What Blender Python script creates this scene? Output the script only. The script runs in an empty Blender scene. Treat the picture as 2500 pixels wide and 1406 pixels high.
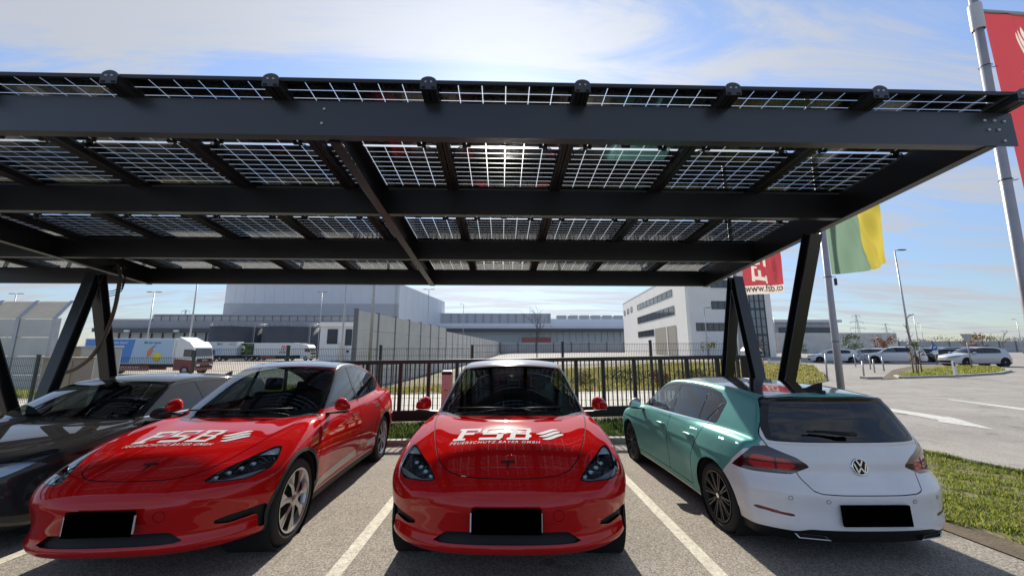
import bpy, bmesh, math, random
import numpy as np
from mathutils import Vector, Matrix, Euler
R = math.radians
random.seed(7); np.random.seed(7)
SC = bpy.context.scene
COL = SC.collection

# ---------------------------------------------------------------- camera, sky, sun, exposure
CAM_H, F_PX, YH = 1.62, 900.0, 848.0                 # eye height, focal length and horizon row of the 2500 px photograph
PITCH, YAW = math.atan((YH-703)/F_PX), math.atan(25/F_PX)
cd = bpy.data.cameras.new('camera'); cam = bpy.data.objects.new('camera', cd); COL.objects.link(cam)
cd.sensor_width = 36; cd.lens = 36*F_PX/2500; cd.clip_start = .05; cd.clip_end = 20000
cam.location = (0, 0, CAM_H); cam.rotation_euler = (R(90)+PITCH, 0, -YAW)
SC.camera = cam
SUN_EL = R(30.0)
W = bpy.data.worlds.new('World'); SC.world = W; W.use_nodes = True
SC.view_settings.view_transform = 'Standard'; SC.view_settings.look = 'None'
SC.view_settings.gamma = 1; SC.view_settings.exposure = 1.15
sd = bpy.data.lights.new('sun', 'SUN'); sd.energy = 3.6; sd.angle = R(.53); sd.color = (1, .93, .82)
sun = bpy.data.objects.new('sun', sd); COL.objects.link(sun)
sun.rotation_euler = (R(90)-SUN_EL, 0, R(180)); sun.location = (0, 30, 30)

def world():
    nt = W.node_tree; N = nt.nodes; L = nt.links; N.clear()
    def n(t, **k):
        q = N.new(t)
        for a, b in k.items(): setattr(q, a, b)
        return q
    out = n('ShaderNodeOutputWorld'); bg = n('ShaderNodeBackground'); bg.inputs[1].default_value = .10
    sky = n('ShaderNodeTexSky', sky_type='NISHITA'); sky.sun_disc = False
    sky.sun_elevation = SUN_EL; sky.sun_rotation = 0; sky.altitude = 200; sky.air_density = 1.0; sky.dust_density = .35; sky.ozone_density = 2.2
    tc = n('ShaderNodeTexCoord'); sep = n('ShaderNodeSeparateXYZ'); L.new(tc.outputs['Generated'], sep.inputs[0])
    def math_(op, a, b=None, c=None):
        q = n('ShaderNodeMath', operation=op)
        for i, v in enumerate((a, b, c)):
            if v is None: continue
            if isinstance(v, (int, float)): q.inputs[i].default_value = v
            else: L.new(v, q.inputs[i])
        return q.outputs[0]
    # cirrus: direction flattened onto a high layer, stretched and warped
    zz = math_('MAXIMUM', sep.outputs[2], .02); zz = math_('ADD', zz, .12)
    u = math_('DIVIDE', sep.outputs[0], zz); v = math_('DIVIDE', sep.outputs[1], zz)
    cb = n('ShaderNodeCombineXYZ'); L.new(u, cb.inputs[0]); L.new(v, cb.inputs[1])
    mp = n('ShaderNodeMapping'); mp.inputs['Rotation'].default_value = (0, 0, R(-35)); mp.inputs['Scale'].default_value = (.42, 1.9, 1); L.new(cb.outputs[0], mp.inputs[0])
    n1 = n('ShaderNodeTexNoise'); n1.inputs['Scale'].default_value = 2.1; n1.inputs['Detail'].default_value = 10; n1.inputs['Roughness'].default_value = .64; n1.inputs['Distortion'].default_value = .9
    L.new(mp.outputs[0], n1.inputs[0])
    n2 = n('ShaderNodeTexNoise'); n2.inputs['Scale'].default_value = .55; n2.inputs['Detail'].default_value = 4; L.new(cb.outputs[0], n2.inputs[0])
    m = math_('ADD', math_('MULTIPLY', n1.outputs[0], .75), math_('MULTIPLY', n2.outputs[0], .30))
    # thicker veil round the sun
    sv = n('ShaderNodeVectorMath', operation='DOT_PRODUCT'); L.new(tc.outputs['Generated'], sv.inputs[0])
    sv.inputs[1].default_value = (0, math.cos(SUN_EL), math.sin(SUN_EL))
    dot = math_('MAXIMUM', sv.outputs['Value'], 0)
    near = math_('POWER', dot, 6)
    m = math_('ADD', m, math_('MULTIPLY', near, .125))
    mr = n('ShaderNodeMapRange', interpolation_type='SMOOTHSTEP'); mr.inputs[1].default_value = .475; mr.inputs[2].default_value = .66; L.new(m, mr.inputs[0])
    mask = math_('ADD', math_('MULTIPLY', mr.outputs[0], .74), .20)
    glow = math_('ADD', math_('MULTIPLY', math_('POWER', dot, 12), 1.9), math_('MULTIPLY', math_('POWER', dot, 3), .55))
    lum = math_('ADD', glow, 2.5)
    cc = n('ShaderNodeCombineColor'); L.new(math_('MULTIPLY', lum, .955), cc.inputs[0]); L.new(math_('MULTIPLY', lum, 1.0), cc.inputs[1]); L.new(math_('MULTIPLY', lum, 1.09), cc.inputs[2])
    mr3 = n('ShaderNodeMapRange', interpolation_type='SMOOTHSTEP'); mr3.inputs[1].default_value = -.05; mr3.inputs[2].default_value = .55; mr3.inputs[3].default_value = .42; mr3.inputs[4].default_value = .92; L.new(sep.outputs[2], mr3.inputs[0])
    tint = n('ShaderNodeVectorMath', operation='MULTIPLY'); tint.inputs[1].default_value = (.90, .98, 1.10); L.new(sky.outputs[0], tint.inputs[0])
    dim = n('ShaderNodeVectorMath', operation='SCALE'); L.new(tint.outputs[0], dim.inputs[0]); L.new(mr3.outputs[0], dim.inputs['Scale'])
    mx = n('ShaderNodeMix', data_type='RGBA'); L.new(mask, mx.inputs[0]); L.new(dim.outputs[0], mx.inputs[6]); L.new(cc.outputs[0], mx.inputs[7])
    # the solar disc itself, small and bright
    disc = n('ShaderNodeMapRange'); disc.inputs[1].default_value = math.cos(R(.42)); disc.inputs[2].default_value = math.cos(R(.24)); L.new(sv.outputs['Value'], disc.inputs[0])
    au = math_('MULTIPLY', math_('POWER', dot, 900), 60.0)
    ad = math_('ADD', math_('MULTIPLY', disc.outputs[0], 600.0), au)
    cd2 = n('ShaderNodeCombineColor'); L.new(ad, cd2.inputs[0]); L.new(math_('MULTIPLY', ad, .93), cd2.inputs[1]); L.new(math_('MULTIPLY', ad, .78), cd2.inputs[2])
    add = n('ShaderNodeMix', data_type='RGBA', blend_type='ADD'); add.inputs[0].default_value = 1; L.new(mx.outputs[2], add.inputs[6]); L.new(cd2.outputs[0], add.inputs[7])
    L.new(add.outputs[2], bg.inputs[0]); L.new(bg.outputs[0], out.inputs[0])
world()

# ---------------------------------------------------------------- helpers
_fw = np.array([math.sin(YAW)*math.cos(PITCH), math.cos(YAW)*math.cos(PITCH), math.sin(PITCH)])
_rt = np.array([math.cos(YAW), -math.sin(YAW), 0]); _up = np.cross(_rt, _fw)
def ray(px, py): return _fw*F_PX+_rt*(px-1250)-_up*(py-703)
def at(px, py, Y):
    """the world point on a photograph pixel at the distance Y"""
    d = ray(px, py); return Vector(np.array([0, 0, CAM_H])+d*(Y/d[1]))
def atz(px, py, z):
    d = ray(px, py); return Vector(np.array([0, 0, CAM_H])+d*((z-CAM_H)/d[2]))
def ss(t, a, b):
    t = np.clip((t-a)/(b-a), 0, 1); return t*t*(3-2*t)
def gz(x, y):
    """height of the ground: the lot falls away from the camera, the yard at the back left lies lower, the bank at the right higher"""
    x = np.asarray(x, float); y = np.asarray(y, float)
    near = -.038*np.minimum(y, 7.8)+.0
    far = near+.012*np.clip(x, -25, 30)*ss(y, 6.5, 10)
    yard = -.75*ss(y, 17, 27)*ss(-x, -4, 6)
    return far+yard

_mats = {}
def mat(name, col=(.5, .5, .5), rough=.6, metal=0., coat=0., spec=.5, noise=0., nscale=8., bump=0., bscale=60., trans=0., alpha=1., emit=None, coatr=.03):
    """a Principled material with procedural variation"""
    if name in _mats: return _mats[name]
    m = bpy.data.materials.new(name); m.use_nodes = True; nt = m.node_tree; N = nt.nodes; L = nt.links
    b = N['Principled BSDF']; b.inputs['Base Color'].default_value = (*col, 1); b.inputs['Roughness'].default_value = rough
    b.inputs['Metallic'].default_value = metal; b.inputs['Coat Weight'].default_value = coat; b.inputs['Coat Roughness'].default_value = coatr
    b.inputs['Specular IOR Level'].default_value = spec
    if trans: b.inputs['Transmission Weight'].default_value = trans
    if emit: b.inputs['Emission Color'].default_value = (*emit[:3], 1); b.inputs['Emission Strength'].default_value = emit[3]
    tc = N.new('ShaderNodeTexCoord')
    if noise:
        t = N.new('ShaderNodeTexNoise'); t.inputs['Scale'].default_value = nscale; t.inputs['Detail'].default_value = 6; t.inputs['Roughness'].default_value = .6
        L.new(tc.outputs['Object'], t.inputs[0])
        mr = N.new('ShaderNodeMapRange'); mr.inputs[1].default_value = .3; mr.inputs[2].default_value = .7; mr.inputs[3].default_value = 1-noise; mr.inputs[4].default_value = 1+noise
        L.new(t.outputs[0], mr.inputs[0])
        mx = N.new('ShaderNodeVectorMath'); mx.operation = 'SCALE'; mx.inputs[0].default_value = col; L.new(mr.outputs[0], mx.inputs['Scale'])
        L.new(mx.outputs[0], b.inputs['Base Color'])
        mr2 = N.new('ShaderNodeMapRange'); mr2.inputs[3].default_value = max(0, rough-.08); mr2.inputs[4].default_value = min(1, rough+.08); L.new(t.outputs[0], mr2.inputs[0]); L.new(mr2.outputs[0], b.inputs['Roughness'])
    if bump:
        t = N.new('ShaderNodeTexNoise'); t.inputs['Scale'].default_value = bscale; t.inputs['Detail'].default_value = 4; L.new(tc.outputs['Object'], t.inputs[0])
        bp = N.new('ShaderNodeBump'); bp.inputs['Strength'].default_value = bump; bp.inputs['Distance'].default_value = .02; L.new(t.outputs[0], bp.inputs['Height']); L.new(bp.outputs[0], b.inputs['Normal'])
    _mats[name] = m; return m

def glass(name, tint=(.25, .3, .3), refl=.0, rough=0.):
    """a thin pane: looks through with a tint, reflects by Fresnel"""
    if name in _mats: return _mats[name]
    m = bpy.data.materials.new(name); m.use_nodes = True; nt = m.node_tree; N = nt.nodes; L = nt.links; N.clear()
    o = N.new('ShaderNodeOutputMaterial'); t = N.new('ShaderNodeBsdfTransparent'); t.inputs[0].default_value = (*tint, 1)
    g = N.new('ShaderNodeBsdfGlossy'); g.inputs['Roughness'].default_value = rough; g.inputs[0].default_value = (1, 1, 1, 1)
    lw = N.new('ShaderNodeLayerWeight'); lw.inputs[0].default_value = .5
    pw = N.new('ShaderNodeMath'); pw.operation = 'POWER'; pw.inputs[1].default_value = 5; L.new(lw.outputs['Facing'], pw.inputs[0])
    ad = N.new('ShaderNodeMath'); ad.operation = 'MULTIPLY_ADD'; ad.inputs[1].default_value = .92; ad.inputs[2].default_value = .05+refl; ad.use_clamp = True
    L.new(pw.outputs[0], ad.inputs[0])
    mx = N.new('ShaderNodeMixShader'); L.new(ad.outputs[0], mx.inputs[0]); L.new(t.outputs[0], mx.inputs[1]); L.new(g.outputs[0], mx.inputs[2]); L.new(mx.outputs[0], o.inputs[0])
    _mats[name] = m; return m

def thing(name, label, cat, loc=(0, 0, 0), rotz=0, group=None):
    o = bpy.data.objects.new(name, None); COL.objects.link(o); o.empty_display_size = .2
    o.location = loc; o.rotation_euler = (0, 0, rotz); o['label'] = label; o['category'] = cat
    if group: o['group'] = group
    return o
def tag(o, label, cat, group=None):
    o['label'] = label; o['category'] = cat
    if group: o['group'] = group
    return o
def copy_tree(o, parent=None):
    c = o.copy(); COL.objects.link(c)
    if parent: c.parent = parent
    for ch in list(o.children): copy_tree(ch, c)
    return c

class MB:
    """collects boxes, bars, tubes and plates; build() links them as ONE mesh object"""
    def __init__(s): s.bm = bmesh.new(); s.mats = []; s.cur = 0
    def m(s, material):
        if material not in s.mats: s.mats.append(material)
        s.cur = s.mats.index(material); return s
    def face(s, pts, smooth=False):
        f = s.bm.faces.new([s.bm.verts.new(tuple(p)) for p in pts]); f.material_index = s.cur; f.smooth = smooth; return f
    def box(s, lo, hi, mx=None, bev=0):
        x0, y0, z0 = lo; x1, y1, z1 = hi
        P = [(x0, y0, z0), (x1, y0, z0), (x1, y1, z0), (x0, y1, z0), (x0, y0, z1), (x1, y0, z1), (x1, y1, z1), (x0, y1, z1)]
        if mx is not None: P = [mx @ Vector(p) for p in P]
        v = [s.bm.verts.new(tuple(p)) for p in P]; fs = []
        for q in ((3, 2, 1, 0), (4, 5, 6, 7), (0, 1, 5, 4), (1, 2, 6, 5), (2, 3, 7, 6), (3, 0, 4, 7)):
            f = s.bm.faces.new([v[i] for i in q]); f.material_index = s.cur; fs.append(f)
        if bev:
            e = list({e for f in fs for e in f.edges})
            r = bmesh.ops.bevel(s.bm, geom=e, offset=bev, segments=2, profile=.5, affect='EDGES', clamp_overlap=True)
            for f in r['faces']: f.material_index = s.cur
        return s
    def bar(s, a, b, w, d, up=(0, 0, 1), bev=0):
        """box beam from a to b, w wide sideways, d high"""
        a, b = Vector(a), Vector(b); L = (b-a).length; x = (b-a).normalized(); u = Vector(up)
        y = u.cross(x)
        if y.length < 1e-4: y = Vector((0, 1, 0)).cross(x)
        y.normalize(); z = x.cross(y)
        mx = Matrix((x, y, z)).transposed().to_4x4(); mx.translation = a
        return s.box((0, -w/2, -d/2), (L, w/2, d/2), mx, bev)
    def tube(s, pts, r, n=8, caps=True):
        pts = [Vector(p) for p in pts]; rs = r if isinstance(r, (list, tuple)) else [r]*len(pts); rings = []
        prev = None
        for i, p in enumerate(pts):
            t = (pts[min(i+1, len(pts)-1)]-pts[max(i-1, 0)]).normalized()
            if prev is None: prev = t.orthogonal().normalized()
            a = (prev-t*prev.dot(t)).normalized(); prev = a; b = t.cross(a)
            rings.append([s.bm.verts.new(p+(a*math.cos(2*math.pi*k/n)+b*math.sin(2*math.pi*k/n))*rs[i]) for k in range(n)])
        for A, B in zip(rings, rings[1:]):
            for k in range(n):
                f = s.bm.faces.new((A[k], A[(k+1) % n], B[(k+1) % n], B[k])); f.smooth = True; f.material_index = s.cur
        if caps:
            for rg in (rings[0][::-1], rings[-1]):
                f = s.bm.faces.new(rg); f.material_index = s.cur
        return s
    def lathe(s, prof, n=32, axis='Z', mx=None, close=False, arc=None):
        """prof: (radius, height) pairs turned about the axis"""
        rings = []
        for r, h in prof:
            rg = []
            for k in range(n):
                a = 2*math.pi*k/n
                p = {'Z': (r*math.cos(a), r*math.sin(a), h), 'Y': (r*math.cos(a), h, r*math.sin(a)), 'X': (h, r*math.cos(a), r*math.sin(a))}[axis]
                rg.append(s.bm.verts.new(tuple((mx @ Vector(p)) if mx is not None else p)))
            rings.append(rg)
        for A, B in zip(rings, rings[1:]):
            for k in range(n):
                f = s.bm.faces.new((A[k], A[(k+1) % n], B[(k+1) % n], B[k])); f.smooth = True; f.material_index = s.cur
        return s
    def prism(s, pts, ext, mx=None):
        """polygon (3-D points) extruded by the vector ext"""
        e = Vector(ext); A = [Vector(p) for p in pts]; B = [p+e for p in A]
        if mx is not None: A = [mx @ p for p in A]; B = [mx @ p for p in B]
        a = [s.bm.verts.new(p) for p in A]; b = [s.bm.verts.new(p) for p in B]
        for q in (a[::-1], b):
            f = s.bm.faces.new(q); f.material_index = s.cur
        for i in range(len(a)):
            j = (i+1) % len(a); f = s.bm.faces.new((a[i], a[j], b[j], b[i])); f.material_index = s.cur
        return s
    def build(s, name, material=None, parent=None, loc=None, fix=True, bevel=0):
        if fix: bmesh.ops.recalc_face_normals(s.bm, faces=s.bm.faces[:])
        me = bpy.data.meshes.new(name); s.bm.to_mesh(me); s.bm.free()
        for q in (s.mats or [material]): me.materials.append(q)
        o = bpy.data.objects.new(name, me); COL.objects.link(o)
        if parent: o.parent = parent
        if loc is not None: o.location = loc
        return o
def structure(o): o['kind'] = 'structure'; return o

def text_polys(body, size=1., shear=0., bold=False, spacing=1.):
    """outline faces of a line of text as 2-D polygons, left aligned at 0,0"""
    cu = bpy.data.curves.new('lettering', 'FONT'); cu.body = body; cu.size = size; cu.shear = shear; cu.space_character = spacing; cu.resolution_u = 3
    if bold: cu.offset = .012*size
    ob = bpy.data.objects.new('lettering', cu); COL.objects.link(ob)
    dg = bpy.context.evaluated_depsgraph_get(); me = ob.evaluated_get(dg).to_mesh()
    P = [[tuple(me.vertices[i].co[:2]) for i in p.vertices] for p in me.polygons]
    ob.evaluated_get(dg).to_mesh_clear(); bpy.data.objects.remove(ob); bpy.data.curves.remove(cu)
    return P
def place_polys(P, u0, v0, w=None, h=None):
    """scale polygons into the box u0..u0+w, v0..v0+h"""
    A = np.array([q for p in P for q in p]); lo, hi = A.min(0), A.max(0)
    sx = w/(hi[0]-lo[0]) if w else None; sy = h/(hi[1]-lo[1]) if h else sx
    if sx is None: sx = sy
    return [[(u0+(x-lo[0])*sx, v0+(y-lo[1])*sy) for x, y in p] for p in P]
def flat_polys(P, name, material, fn, parent=None):
    mb = MB().m(material)
    for p in P: mb.face([fn(u, v) for u, v in p])
    return mb.build(name, None, parent, fix=False)

def logo_polys():
    """the slab letters F S B and the three-strand wave, unit height"""
    def sk(x, y): return (x+.30*y, y)
    Q = []
    def rect(x0, y0, x1, y1): Q.append([sk(x0, y0), sk(x1, y0), sk(x1, y1), sk(x0, y1)])
    # F
    rect(0, 0, .95, .15); rect(.25, .15, .68, .44); rect(.25, .44, 1.45, .60); rect(.25, .60, .68, .82); rect(.05, .82, 1.85, 1.0); rect(1.62, .64, 1.85, .82)
    # S
    o = 2.05
    rect(o, 0, o+1.65, .17); rect(o+1.33, .17, o+1.82, .46); rect(o+.1, .42, o+1.33, .58); rect(o, .58, o+.42, .86); rect(o+.12, .86, o+1.85, 1.0); rect(o+1.62, .68, o+1.80, .86); Q.append([sk(o+1.65, 0), sk(o+1.82, .17), sk(o+1.65, .17)])
    # B
    o = 4.25
    rect(o, 0, o+1.75, .15); rect(o+.2, .15, o+.62, .44); rect(o+.2, .44, o+1.7, .56); rect(o+.2, .56, o+.62, .85); rect(o, .85, o+1.7, 1.0)
    Q.append([sk(o+1.45, .15), sk(o+1.75, .15), sk(o+1.9, .22), sk(o+1.9, .38), sk(o+1.7, .44), sk(o+1.45, .44)])
    Q.append([sk(o+1.4, .56), sk(o+1.7, .56), sk(o+1.82, .64), sk(o+1.82, .78), sk(o+1.7, .85), sk(o+1.4, .85)])
    # wave
    for k in range(3):
        n = 12; up, dn = [], []
        for i in range(n+1):
            t = i/n; x = 6.5+.30*k+1.75*t; y = .50-.21*k+.46*(t-.75*math.sin(2*math.pi*t)/(2*math.pi)); w = .115*math.sin(math.pi*min(1, max(.03, t)))**.7
            up.append((x+.3*y, y+w)); dn.append((x+.3*y, y-w))
        for i in range(n): Q.append([dn[i], dn[i+1], up[i+1], up[i]])
    return Q
# ---------------------------------------------------------------- implicit car bodies
class Spl:
    """natural cubic spline, linear outside its knots"""
    def __init__(s, *pts):
        x = np.array([p[0] for p in pts], float); y = np.array([p[1] for p in pts], float)
        n = len(x); h = np.diff(x)
        A = np.zeros((n, n)); b = np.zeros(n); A[0, 0] = A[-1, -1] = 1
        for i in range(1, n-1):
            A[i, i-1] = h[i-1]; A[i, i] = 2*(h[i-1]+h[i]); A[i, i+1] = h[i]
            b[i] = 6*((y[i+1]-y[i])/h[i]-(y[i]-y[i-1])/h[i-1])
        s.x, s.y, s.h, s.m = x, y, h, np.linalg.solve(A, b)
    def __call__(s, t):
        t = np.asarray(t, float); x, y, h, m = s.x, s.y, s.h, s.m
        i = np.clip(np.searchsorted(x, t)-1, 0, len(h)-1)
        tc = np.clip(t, x[0], x[-1]); a = (x[i+1]-tc)/h[i]; b = (tc-x[i])/h[i]
        v = a*y[i]+b*y[i+1]+((a**3-a)*m[i]+(b**3-b)*m[i+1])*h[i]**2/6
        s0 = (y[1]-y[0])/h[0]-h[0]*m[1]/6; s1 = (y[-1]-y[-2])/h[-1]+h[-1]*m[-2]/6
        return v+np.where(t < x[0], (t-x[0])*s0, 0)+np.where(t > x[-1], (t-x[-1])*s1, 0)

def smax(a, b, k):
    h = np.maximum(k-np.abs(a-b), 0)/k
    return np.maximum(a, b)+h*h*h*k/6
def smin(a, b, k): return -smax(-a, -b, k)
def sstep(t, a, b):
    t = np.clip((t-a)/(b-a), 0, 1); return t*t*t*(t*(6*t-15)+10)

def poly_sdf(px, py, pts):
    """signed distance (negative inside) to a closed polygon"""
    pts = np.asarray(pts, float); d = np.full(px.shape, 1e9); ins = np.zeros(px.shape, bool)
    for (ax, ay), (bx, by) in zip(pts, np.roll(pts, -1, 0)):
        ex, ey = bx-ax, by-ay; wx, wy = px-ax, py-ay
        t = np.clip((wx*ex+wy*ey)/(ex*ex+ey*ey+1e-12), 0, 1)
        d = np.minimum(d, (wx-ex*t)**2+(wy-ey*t)**2)
        c = ((ay > py) != (by > py))
        with np.errstate(divide='ignore', invalid='ignore'):
            ins ^= c & (px < (bx-ax)*(py-ay)/np.where(by == ay, 1e-9, by-ay)+ax)
    d = np.sqrt(d); return np.where(ins, -d, d)

def rnd(pts, n=4, r=.35):
    """round the corners of a polygon (quadratic arcs over a fraction r of each side)"""
    out = []; P = [np.array(p, float) for p in pts]
    for i, p in enumerate(P):
        a = p+(P[i-1]-p)*r; b = p+(P[(i+1) % len(P)]-p)*r
        for t in np.linspace(0, 1, n): out.append((1-t)**2*a+2*t*(1-t)*p+t*t*b)
    return np.array(out)

def grad(f, P, e=.0015):
    G = np.empty_like(P)
    for a in range(3):
        d = np.zeros(3); d[a] = e
        G[:, a] = (f(P+d)-f(P-d))/(2*e)
    return G
def onto(f, P, it=4, off=0.):
    for _ in range(it):
        G = grad(f, P); st = ((f(P)-off)/np.maximum((G*G).sum(1), 1e-6))[:, None]*G
        L = np.linalg.norm(st, axis=1, keepdims=True); P = P-st*np.minimum(1, .03/np.maximum(L, 1e-9))
    G = grad(f, P); return P, G/np.maximum(np.linalg.norm(G, axis=1, keepdims=True), 1e-9)

class M:
    """polygon soup with vertex normals"""
    def __init__(s, V, N, F): s.V, s.N, s.F = V, N, F
    def cut(s, d):
        """(inside d<0, outside)"""
        d = d+1e-7; inn, out = [], []; nv = []; nn = []; cache = {}; base = len(s.V)
        neg = (d < 0).tolist()
        for f in s.F:
            k = sum(neg[i] for i in f)
            if k == 0: out.append(f)
            elif k == len(f): inn.append(f)
            else:
                a, b = [], []
                for q, i in enumerate(f):
                    j = f[(q+1) % len(f)]
                    (a if neg[i] else b).append(i)
                    if neg[i] != neg[j]:
                        key = (min(i, j), max(i, j))
                        if key not in cache:
                            t = d[i]/(d[i]-d[j]); cache[key] = base+len(nv)
                            nv.append(s.V[i]+(s.V[j]-s.V[i])*t); nn.append(s.N[i]+(s.N[j]-s.N[i])*t)
                        a.append(cache[key]); b.append(cache[key])
                if len(a) > 2: inn.append(tuple(a))
                if len(b) > 2: out.append(tuple(b))
        if nv:
            V = np.vstack([s.V, np.array(nv)]); N = np.vstack([s.N, np.array(nn)])
        else: V, N = s.V, s.N
        return M(V, N, inn).pack(), M(V, N, out).pack()
    def pack(s):
        if not s.F: return M(np.zeros((0, 3)), np.zeros((0, 3)), [])
        u = np.unique(np.concatenate([np.array(f) for f in s.F])); r = np.full(len(s.V), -1); r[u] = np.arange(len(u))
        r = r.tolist()
        return M(s.V[u], s.N[u], [tuple(r[i] for i in f) for f in s.F])
    def shift(s, off): return M(s.V+s.N*off, s.N, s.F)
    def halves(s):
        a, b = s.cut(s.V[:, 1]); return [m for m in (a, b) if m.F]

def nets(f, lo, hi, h):
    n = [int(math.ceil((hi[a]-lo[a])/h))+1 for a in range(3)]
    ax = [lo[a]+h*np.arange(n[a]) for a in range(3)]
    X, Y, Z = np.meshgrid(*ax, indexing='ij'); P = np.stack([X, Y, Z], -1).reshape(-1, 3)
    F = f(P).reshape(n); S = F < 0
    c8 = [(i, j, k) for i in (0, 1) for j in (0, 1) for k in (0, 1)]
    sl = lambda A, o: A[o[0]:n[0]-1+o[0], o[1]:n[1]-1+o[1], o[2]:n[2]-1+o[2]]
    cnt = sum(sl(S, o).astype(int) for o in c8); act = (cnt > 0) & (cnt < 8)
    I = np.full(act.shape, -1); I[act] = np.arange(act.sum())
    cell = np.argwhere(act); acc = np.zeros((len(cell), 3)); num = np.zeros(len(cell))
    for o in c8:
        for a in range(3):
            if o[a]: continue
            q = list(o); q[a] = 1
            va = F[tuple((cell+o).T)]; vb = F[tuple((cell+q).T)]; m = (va < 0) != (vb < 0)
            t = np.where(m, va/np.where(m, va-vb, 1), 0)
            p = cell+np.array(o, float); p[:, a] += t
            acc[m] += p[m]; num[m] += 1
    V = np.array(lo)+h*acc/num[:, None]
    faces = []
    for a in range(3):
        b, c = (a+1) % 3, (a+2) % 3
        s0 = [slice(None)]*3; s1 = [slice(None)]*3; s0[a] = slice(0, -1); s1[a] = slice(1, None)
        ch = S[tuple(s0)] != S[tuple(s1)]; E = np.argwhere(ch)
        E = E[(E[:, b] > 0) & (E[:, c] > 0) & (E[:, b] < n[b]-1) & (E[:, c] < n[c]-1)]
        eb = np.zeros(3, int); eb[b] = 1; ec = np.zeros(3, int); ec[c] = 1
        q = [I[tuple((E-eb-ec).T)], I[tuple((E-ec).T)], I[tuple(E.T)], I[tuple((E-eb).T)]]
        Q = np.stack(q, 1); fl = ~S[tuple(E.T)]; Q[fl] = Q[fl][:, ::-1]
        faces.append(Q)
    Q = np.vstack(faces); V, N = onto(f, V)
    return M(V, N, [tuple(r) for r in Q.tolist()])

def emit(name, m, mat, parent=None, slots=None):
    """mesh object out of one M (or a list of (M, material))"""
    items = [(m, mat)] if isinstance(m, M) else m
    items = [(a, b) for a, b in items if a.F]
    if not items: return None
    V = np.vstack([a.V for a, b in items]); N = np.vstack([a.N for a, b in items]); F = []; mi = []; o = 0; mats = []
    for a, b in items:
        if b not in mats: mats.append(b)
        F += [tuple(i+o for i in f) for f in a.F]; mi += [mats.index(b)]*len(a.F); o += len(a.V)
    me = bpy.data.meshes.new(name); me.from_pydata(V.tolist(), [], F)
    for b in mats: me.materials.append(b)
    me.polygons.foreach_set('material_index', mi)
    me.polygons.foreach_set('use_smooth', [True]*len(F)); me.update()
    N = N/np.maximum(np.linalg.norm(N, axis=1, keepdims=True), 1e-9)
    me.normals_split_custom_set_from_vertices(N.tolist())
    ob = bpy.data.objects.new(name, me); COL.objects.link(ob)
    if parent: ob.parent = parent
    return ob

# ---- body A: the rounded electric crossover, x from the nose backwards, z up from the ground
class BodyA:
    L = 4.75; WX = (.87, 3.76); WR = .352; WY = .955
    zt = Spl((-.2, .50), (0, .61), (.12, .70), (.3, .79), (.55, .875), (.85, .945), (1.15, .995), (1.5, 1.03), (2.2, 1.05), (3., 1.08), (3.8, 1.115), (4.3, 1.115), (4.62, 1.09), (4.9, 1.0))
    xn = Spl((.17, .22), (.235, .10), (.275, .045), (.315, .026), (.355, .042), (.42, .046), (.48, .032), (.55, .008), (.61, 0), (.665, .012), (.715, .06), (.79, .2))
    xt = Spl((.1, 4.5), (.25, 4.66), (.4, 4.73), (.6, 4.75), (.8, 4.74), (1., 4.70), (1.12, 4.66), (1.3, 4.5))
    wp = Spl((-.2, .93), (.3, .945), (.87, .965), (1.5, .945), (2.4, .935), (3.1, .95), (3.76, .97), (4.3, .945), (4.8, .90))
    ws = Spl((.1, .88), (.2, .93), (.3, .965), (.45, .99), (.6, 1.0), (.74, .993), (.86, .97), (.95, .94), (1.05, .895), (1.2, .81))
    rf = Spl((.9, .84), (1.15, .99), (1.4, 1.14), (1.7, 1.315), (2., 1.475), (2.2, 1.548), (2.45, 1.595), (2.75, 1.61), (3.1, 1.595), (3.5, 1.535), (3.9, 1.43), (4.2, 1.32), (4.5, 1.17), (4.8, 1.0))
    tp = Spl((1., .93), (1.4, .97), (2., 1.0), (2.8, 1.0), (3.5, .95), (4.1, .86), (4.6, .74))
    def bow(s, y): a = np.abs(y)/.96; return .40*a**4+.075*a*a
    def Wg(s, x, z): return s.tp(x)*(.845-.345*(z-1.)-.10*(z-1.)**2)
    def W(s, x, z):
        fl = np.exp(-((x-.87)/.55)**2)+np.exp(-((x-3.76)/.6)**2)
        return s.wp(x)*s.ws(z)+.014*fl*np.exp(-((z-.68)/.2)**2)-.012*np.exp(-((z-.42)/.13)**2)*sstep(x, 1.3, 1.7)*(1-sstep(x, 2.9, 3.3))
    def xw(s, x, y): return x-.30*y*y*(1-sstep(x, 1.9, 2.6))
    def __call__(s, P):
        x, y, z = P.T; a = np.abs(y); b = s.bow(y)
        xh = x-.55*b*(1-sstep(x, .5, 1.5))
        top = (z-(s.zt(xh)-.035*(a/.9)**2+.022*np.exp(-((a-.74)/.13)**2)*sstep(x, .35, .8)*(1-sstep(x, 1.2, 1.7))))*.92
        side = a-s.W(x, z)
        zc = .665-.22*np.clip(a-.16, 0, 9)**1.6
        nose = s.xn(z)+b-x+.016*sstep(zc-z, -.012, .03)*(1-sstep(zc-z, .05, .2))*(1-sstep(a, .6, .8))
        tail = x-s.xt(z)+.34*(a/.95)**4+.05*(a/.95)**2
        f = smax(smax(top, side, .11), smax(nose*.9, tail*.9, .02), .10)
        f = smax(f, .165+.085*(1-sstep(x, .35, 1.0))-z, .05)
        gt = (z-(s.rf(s.xw(x, y))-.05*(a/.62)**2))*.85
        g = smax(gt, (a-s.Wg(x, z))*.92, .07)
        g = smax(smax(g, x-4.68, .05), .86-z, .03)
        return smin(f, g, .055)

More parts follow.
